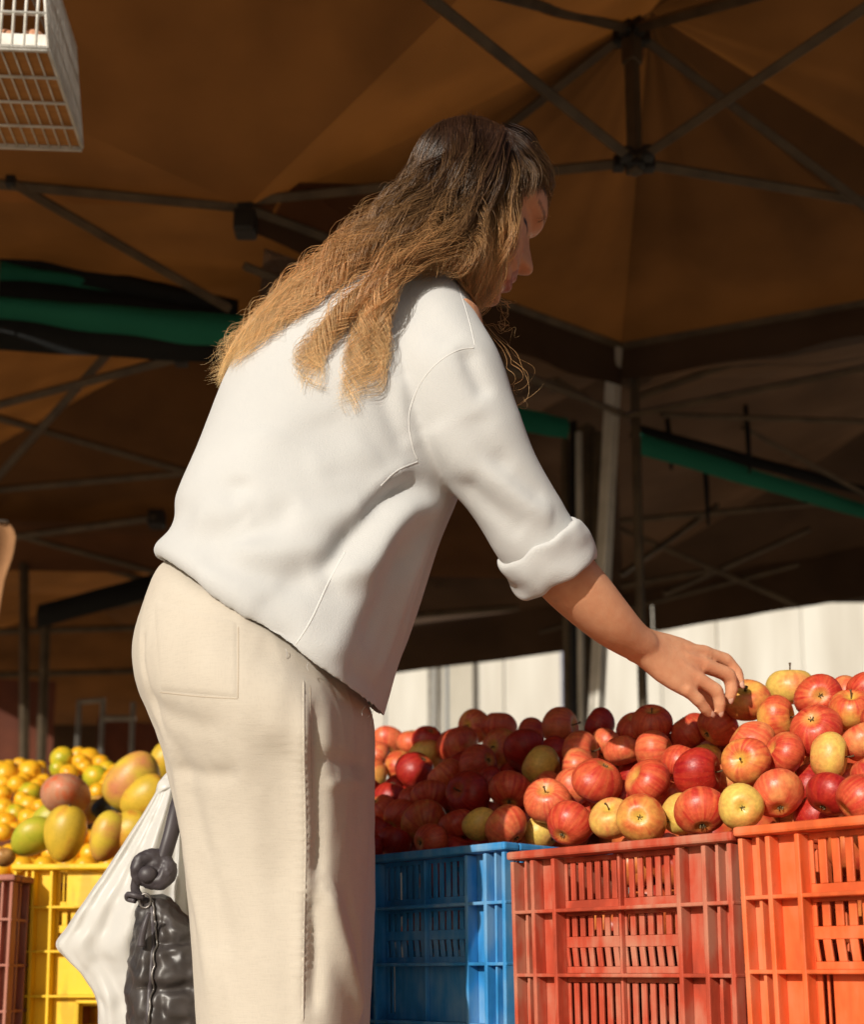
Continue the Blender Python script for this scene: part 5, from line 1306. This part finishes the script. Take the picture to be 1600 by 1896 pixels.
# loose wisps at the chin and flyaways along the outline
for g, c_ in (([(900,545,1.53),(930,560,1.53),(945,590,1.53),(930,605,1.53),(915,590,1.53)],9), ([(905,560,1.53),(940,575,1.53),(955,555,1.53),(945,535,1.53)],7), ([(890,590,1.52),(925,640,1.52),(955,670,1.52),(965,705,1.52),(945,735,1.52),(920,730,1.52)],9), ([(895,600,1.53),(940,610,1.53),(965,625,1.53)],5), ([(905,690,1.52),(930,730,1.52),(960,735,1.52),(968,700,1.52)],5)):
    H.lock(g, (c_+1)//2, (0.002,0.008,0.012), (0.001,0.005,0.008), (0.6,1.0), 2.0, sub=3, rad=0.0002, t0=.3, t1=0.8)
for k in range(90):
    u = rngH.rand(); A_ = np.array(top); q = smooth_line(A_, 60)[int(u*52)]
    dx, dy = rngH.normal(-12,14), rngH.normal(-16,12)
    g = [tuple(q), (q[0]-30+dx*.5,q[1]+14+dy*.6,q[2]), (q[0]-58+dx,q[1]+38+dy,q[2]+rngH.normal(0,.02))]
    H.lock(g, 1, (0.002,0.004), (0.001,0.004), (0.6,1.0), 1.6, sub=1, rad=0.00022, t0=u*.7, t1=min(1,u*.7+.3))
for k in range(60):
    a_ = rngH.uniform(-0.3,2.2); q = (880+132*math.cos(a_)*0.98, 368-128*math.sin(a_), 1.57)
    g = [(880+114*math.cos(a_),368-112*math.sin(a_),1.57), q, (q[0]+rngH.normal(8,14), q[1]+rngH.normal(2,12), 1.57)]
    H.lock(g, 1, (0.002,0.004), (0.0005,0.003), (0.6,1.0), 1.4, sub=1, rad=0.00022, t0=.25, t1=.5)
H.build('flyaway_hair', hairE, [(bvB,0.001)])

# ------------------------------------------------------------------ bags on her far arm
def plast_bag_mat():
    m, n, l, b = nt('thin_white_plastic')
    b.inputs['Base Color'].default_value = (0.86,0.855,0.83,1); b.inputs['Roughness'].default_value = 0.32; b.inputs['Specular IOR Level'].default_value = 0.45
    tr = n.new('ShaderNodeBsdfTranslucent'); tr.inputs[0].default_value = (0.80,0.78,0.72,1)
    mx = n.new('ShaderNodeMixShader'); mx.inputs[0].default_value = 0.45; l.new(b.outputs[0], mx.inputs[1]); l.new(tr.outputs[0], mx.inputs[2]); l.new(mx.outputs[0], n['Material Output'].inputs[0])
    nb = noise_node(n, l, 40, 4); bump(n, l, b, nb.outputs[0], 0.1, 0.003)
    return m
M['bag'] = plast_bag_mat()
bagE = empty('plastic_bag', tuple(atd(270,1900,1.70))); tag(bagE, 'translucent white plastic shopping bag hanging behind the woman', 'bag')
BG = [(296,1452,336,1446,1.70,.012),(283,1478,342,1480,1.70,.020),(256,1522,346,1520,1.70,.030),(214,1585,350,1580,1.70,.040),(170,1650,353,1640,1.70,.048),(128,1712,356,1700,1.70,.052),(107,1744,358,1740,1.70,.052),(124,1770,360,1775,1.70,.05),(152,1800,362,1805,1.70,.05),(182,1846,364,1850,1.70,.052),(186,1900,366,1900,1.70,.055),(190,1980,366,1980,1.70,.055),(215,2060,360,2050,1.70,.045),(250,2090,330,2080,1.70,.02)]
K = dense(BG, 90); rg = []
for i,k in enumerate(K):
    r_ = px_ring(k[:2],k[2:4],k[4],k[5],120,2.4); rg.append(r_)
V, F = loft(rg); V = np.array(V)
th = np.tile(np.arange(120)*2*math.pi/120, len(K)); tt = np.repeat(np.linspace(0,1,len(K)),120)
c_ = np.array([r_.mean(0) for r_ in rg]); rad_ = V[:len(th)]-np.repeat(c_,120,axis=0); rad_ /= np.linalg.norm(rad_,axis=1)[:,None]+1e-9
amp = 0.014*np.sin(math.pi*np.clip(tt*1.25,0,1))**0.7*(0.35+0.65*np.clip(np.cos(th)*0.9+0.35,0,1))
pl = amp*(np.sin(th*7+1.2*np.sin(th*2+3*tt))+0.6*np.sin(th*13+4*tt+1))*np.clip(1-np.abs(np.cos(th))**6,0.05,1)
V[:len(th)] += AX_F[None]*(pl*np.sign(np.sin(th)))[:,None]
V = V+(0.004*vnoise(V,22,3,3)-0.004*np.abs(vnoise(V*np.array([1,1,.5]),38,8,2)))[:,None]*AX_F[None]
obj('sack', V, F, M['bag'], bagE)
for pts in ([(300,1456,1.70),(316,1438,1.69),(333,1440,1.70),(352,1405,1.74),(400,1345,1.77)], [(322,1462,1.70),(330,1430,1.71),(345,1408,1.73),(402,1340,1.775)], [(292,1470,1.70),(298,1455,1.685),(322,1448,1.69),(330,1462,1.70)]):
    V, F = tube(smooth_line([atd(*p) for p in pts],24), 0.010, 10, flat=(1,0.35)); V = V+0.0015*vnoise(V,60,2)[:,None]; obj('handle', V, F, M['bag'], bagE)
M['paper'] = mat('brown_paper', (0.50,0.34,0.19), (0.58,0.42,0.26), rough=0.8, scale=12)
pbE = empty('paper_bag', tuple(atd(335,1900,1.80))); tag(pbE, 'brown paper bag between the plastic bag and the trousers', 'bag')
K = dense([(300,1540,400,1540,1.78,.02),(296,1640,410,1640,1.78,.03),(290,1800,420,1800,1.78,.035),(288,2000,420,2000,1.78,.035)],30)
V, F = loft([px_ring(k[:2],k[2:4],k[4],k[5],40,4) for k in K]); V = V+0.004*vnoise(V,18,4)[:,None]; obj('sack', V, F, M['paper'], pbE)
V, F = tube(smooth_line([atd(350,1545,1.78),atd(362,1480,1.78),atd(405,1345,1.775)],16), 0.004, 8); obj('handle', V, F, M['paper'], pbE)
# quilted handbag
M['puffer'] = mat('shiny_dark_nylon', (0.030,0.025,0.024), (0.05,0.042,0.04), rough=0.42, scale=30, spec=0.6, bmp=0.25, bscale=60)
M['strap'] = mat('dark_purple_grey_leather', (0.038,0.031,0.036), (0.06,0.05,0.056), rough=0.5, scale=20, spec=0.5)
M['zip'] = mat('zip_metal', (0.12,0.11,0.10), (0.22,0.2,0.19), rough=0.35, metal=0.7, scale=60)
hb = empty('handbag', tuple(atd(320,1900,1.60))); tag(hb, 'dark quilted puffer handbag with a knotted strap beside the trousers', 'handbag')
HB_ = [(268,1655,296,1655,1.615,.018),(258,1672,318,1664,1.615,.032),(252,1700,345,1690,1.615,.046),(249,1735,372,1722,1.612,.058),(246,1780,392,1765,1.61,.066),(240,1830,404,1818,1.61,.070),(235,1870,408,1862,1.61,.070),(240,1905,406,1900,1.61,.066),(258,1935,398,1935,1.61,.055),(290,1955,375,1955,1.61,.03)]
K = dense(HB_, 60); V, F = loft([px_ring(k[:2],k[2:4],k[4],k[5],72,2.5) for k in K])
V, F, E = remesh([(V,F)], 0.003, 4); Nn = vnormals(V,F); bvh_ = bvh_of(V,F)
V = folds(V,F,Nn,bvh_,[([(288,1745),(320,1742),(372,1738)],-0.009,0.008), ([(250,1828),(300,1832),(372,1826)],-0.009,0.008), ([(283,1670),(284,1740),(278,1820),(272,1900)],-0.007,0.006), ([(265,1750),(262,1830),(258,1890)],0.003,0.008),
     ([(310,1760),(330,1790),(360,1800)],-0.004,0.007), ([(300,1850),(320,1875),(360,1880)],0.004,0.008), ([(300,1690),(310,1720),(340,1735)],-0.005,0.006), ([(295,1700),(300,1725),(297,1742)],0.005,0.006), ([(290,1840),(300,1860),(296,1890)],-0.004,0.006)])
V = V+Nn*(0.0045*vnoise(V,26,9,3)-0.004*np.abs(vnoise(V,45,19,2)))[:,None]
pb = obj('pouch', V, F, M['puffer'], hb); bvP = bvh_of(V,F)
seam(bvP, [(280,1668),(283,1700),(284,1745),(279,1820),(272,1896)], 0.0042, pb, M['strap'], name='zip_tape', flat=None)
seam(bvP, [(284,1670),(288,1700),(289,1745),(284,1820),(277,1896)], 0.0016, pb, M['zip'], name='zip_teeth', lift=2.2)
seam(bvP, [(252,1830),(262,1829),(270,1829)], 0.0008, pb, M['zip'], name='stitching')
V, F = tube(smooth_line([atd(275,1690,1.55),atd(268,1712,1.545),atd(262,1738,1.545),atd(261,1752,1.545)],14), np.interp(np.linspace(0,1,14),[0,.4,1],[.0025,.004,.0055]), 8); obj('zip_pull', V, F, M['strap'], hb)
V, F = tube(smooth_line([atd(350,1440,1.66),atd(330,1490,1.62),atd(316,1545,1.60),atd(302,1592,1.595)],24), np.interp(np.linspace(0,1,24),[0,.5,1],[.013,.0125,.0115]), 14, flat=(1,0.75)); obj('strap', V, F, M['strap'], hb)
V, F = tube(smooth_line([atd(350,1440,1.66),atd(375,1395,1.72),atd(410,1340,1.775)],16), .013, 12, flat=(1,0.75)); obj('strap', V, F, M['strap'], hb)
# the knot: a fat overhand loop around a tucked bulb
kn_parts = [tube(smooth_line([atd(305,1585,1.60),atd(268,1582,1.585),atd(246,1606,1.58),atd(252,1632,1.585),atd(262,1640,1.60)],30), np.interp(np.linspace(0,1,30),[0,.2,.6,1],[.014,.014,.011,.009]), 16),
            tube(smooth_line([atd(306,1582,1.60),atd(316,1605,1.59),atd(306,1632,1.585),atd(280,1638,1.585),atd(264,1622,1.595)],30), np.interp(np.linspace(0,1,30),[0,.4,.8,1],[.013,.0165,.0145,.010]), 16)]
sph = [(math.sin(t)*math.cos(a_),math.sin(t)*math.sin(a_),math.cos(t)) for t in np.linspace(0.05,math.pi-.05,16) for a_ in np.arange(20)*2*math.pi/20]
Vs = np.array(sph); Fs = [(i*20+j,(i+1)*20+j,(i+1)*20+(j+1)%20,i*20+(j+1)%20) for i in range(15) for j in range(20)]+[tuple(range(20)),tuple(range(319,299,-1))]
kn_parts += [(Vs*np.array([.0300,.024,.0275])+atd(287,1603,1.598), Fs), (Vs*np.array([.0150,.012,.0140])+atd(270,1622,1.572), Fs)]
KC = atd(283,1606,1.59)
kn_parts = [((np.asarray(v_)-KC)*0.80+KC, f_) for v_, f_ in kn_parts]
V, F, E = remesh(kn_parts[:3], 0.0016, 2); Nn = vnormals(V,F); V = V+Nn*(0.0022*vnoise(V,70,4,3))[:,None]
kno = obj('knot', V, F, M['strap'], hb)
V, F = kn_parts[3]; obj('knot_end', np.asarray(V), F, M['strap'], hb)
V, F = tube(smooth_line([atd(252,1628,1.59),atd(250,1648,1.592),atd(262,1665,1.595),atd(272,1672,1.595)],18), 0.0062, 10, flat=(1,0.7)); obj('strap_loop', V, F, M['strap'], hb)
V, F = tube(smooth_line([atd(264,1662,1.585),atd(250,1658,1.58),atd(237,1656,1.585),atd(236,1664,1.59),atd(250,1668,1.585)],18), 0.0038, 8); obj('strap_tail', V, F, M['strap'], hb)
t_ = np.linspace(0,2*math.pi,25); cc = atd(268,1668,1.585)
V, F = tube([cc+AX_R*0.0075*math.cos(q)+AX_U*0.009*math.sin(q) for q in t_], 0.0016, 8, caps=False); obj('ring', V, F, M['zip'], hb)

# ------------------------------------------------------------------ hanging egg basket
M['wire'] = mat('white_coated_wire', (0.62,0.60,0.54), (0.78,0.76,0.70), rough=0.5, scale=40, bmp=0.5, bscale=300)
M['ply'] = mat('orange_plywood', (0.36,0.17,0.05), (0.46,0.23,0.07), rough=0.8, scale=10, stretch=(1,8,1))
M['egg'] = mat('brown_egg', (0.55,0.27,0.16), (0.62,0.33,0.20), rough=0.5, scale=60)
ZB = 1.95
q0 = atz(88,90,ZB); q1 = atz(151,274,ZB)
fw_ = (q1-q0); fw_[2] = 0; dep = np.linalg.norm(fw_); fw_ /= dep
sd = np.array([-fw_[1],fw_[0],0])                     # towards the left of the picture
if sd[0] > 0: sd = -sd
LW, HH = 0.42, 0.20
bk = empty('wire_basket', tuple(q0)); tag(bk, 'white wire egg basket hanging from the tent at the upper left', 'basket')
def bp(u, v, h): return q0+sd*u+fw_*v+np.array([0,0,h])
def wire(name, a_, b_, r): V, F = tube([a_,b_], r, 6); return obj(name, V, F, M['wire'], bk)
WR = 0.0030
for u in np.linspace(0,LW,23):                         # front and back bars
    uu = max(u, 0.02); wire('bar', bp(u,0,0), bp(uu,0,HH), WR*0.9); wire('bar', bp(u,dep,0), bp(uu,dep,HH), WR*0.9)
    wire('bar', bp(u,0,-0.002), bp(u,dep,-0.002), WR*0.55)
for v in np.linspace(0,dep,5): wire('rail', bp(0,v,-0.005), bp(LW,v,-0.005), WR*0.9)
for v in np.linspace(0.0,dep,26): wire('bar', bp(-0.001,v,0), bp(0.02,v,HH), WR*0.8); wire('bar', bp(LW,v,0), bp(LW,v,HH), WR*0.8)
for h in (0.0,0.062,0.125,HH):
    wire('rail', bp(0.02*h/HH,0,h), bp(LW,0,h), WR*1.15); wire('rail', bp(0.02*h/HH,dep,h), bp(LW,dep,h), WR*1.15); wire('rail', bp(0.02*h/HH,0,h), bp(0.02*h/HH,dep,h), WR*1.1); wire('rail', bp(LW,0,h), bp(LW,dep,h), WR*1.1)
mb = MB(); c8 = [bp(0.004,0.004,0.001),bp(LW-.004,0.004,0.001),bp(LW-.004,dep-.004,0.001),bp(0.004,dep-.004,0.001)]
mb.add(c8+[p+np.array([0,0,.006]) for p in c8], [(3,2,1,0),(4,5,6,7),(0,1,5,4),(1,2,6,5),(2,3,7,6),(3,0,4,7)]); mb.build('base_board', M['ply'], bk)
mb = MB(); c8 = [bp(0.002,-0.001,0.004),bp(LW-.002,-0.001,0.004),bp(LW-.002,0.003,0.004),bp(0.002,0.003,0.004)]
mb.add(c8+[p+np.array([0,0,.020]) for p in c8], [(3,2,1,0),(4,5,6,7),(0,1,5,4),(1,2,6,5),(2,3,7,6),(3,0,4,7)]); mb.build('front_strip', M['wire'], bk)
for u in (0.06, LW):
    for v in (0.0, dep):
        a_ = bp(u,v,HH); top_ = bp(LW/2,dep/2,HH+0.32); V, F = tube([a_, top_], 0.002, 6); obj('chain', V, F, M['steel'], bk)
V, F = tube([bp(LW/2,dep/2,HH+0.31), bp(LW/2,dep/2,0.62)], 0.003, 6); obj('hook', V, F, M['steel'], bk)
eg = [(math.sin(t)*math.cos(a_)*(1-.12*math.cos(t)),math.sin(t)*math.sin(a_)*(1-.12*math.cos(t)),1.28*math.cos(t)) for t in np.linspace(0,math.pi,15) for a_ in np.arange(18)*2*math.pi/18]
EGF = [(i*18+j,(i+1)*18+j,(i+1)*18+(j+1)%18,i*18+(j+1)%18) for i in range(14) for j in range(18)]
egm = mesh('egg', np.array(eg)*0.021, EGF); egm.materials.append(M['egg'])
ki = 0
for rw_ in range(4):
    for c_ in range(8):
        o = obj('egg', None, None, None, me=egm); o.location = bp(0.028+c_*0.0475, 0.03+rw_*0.048, 0.0295)+np.array([0,0,0]); o.rotation_euler = (1.57+0.2*math.sin(ki), 0.3*ki, 0.7*ki)
        tag(o, f'brown egg in the hanging basket, row {ORD[rw_]} from the front, {ORD[c_]} from its lit end', 'egg', 'eggs in the hanging basket'); ki += 1
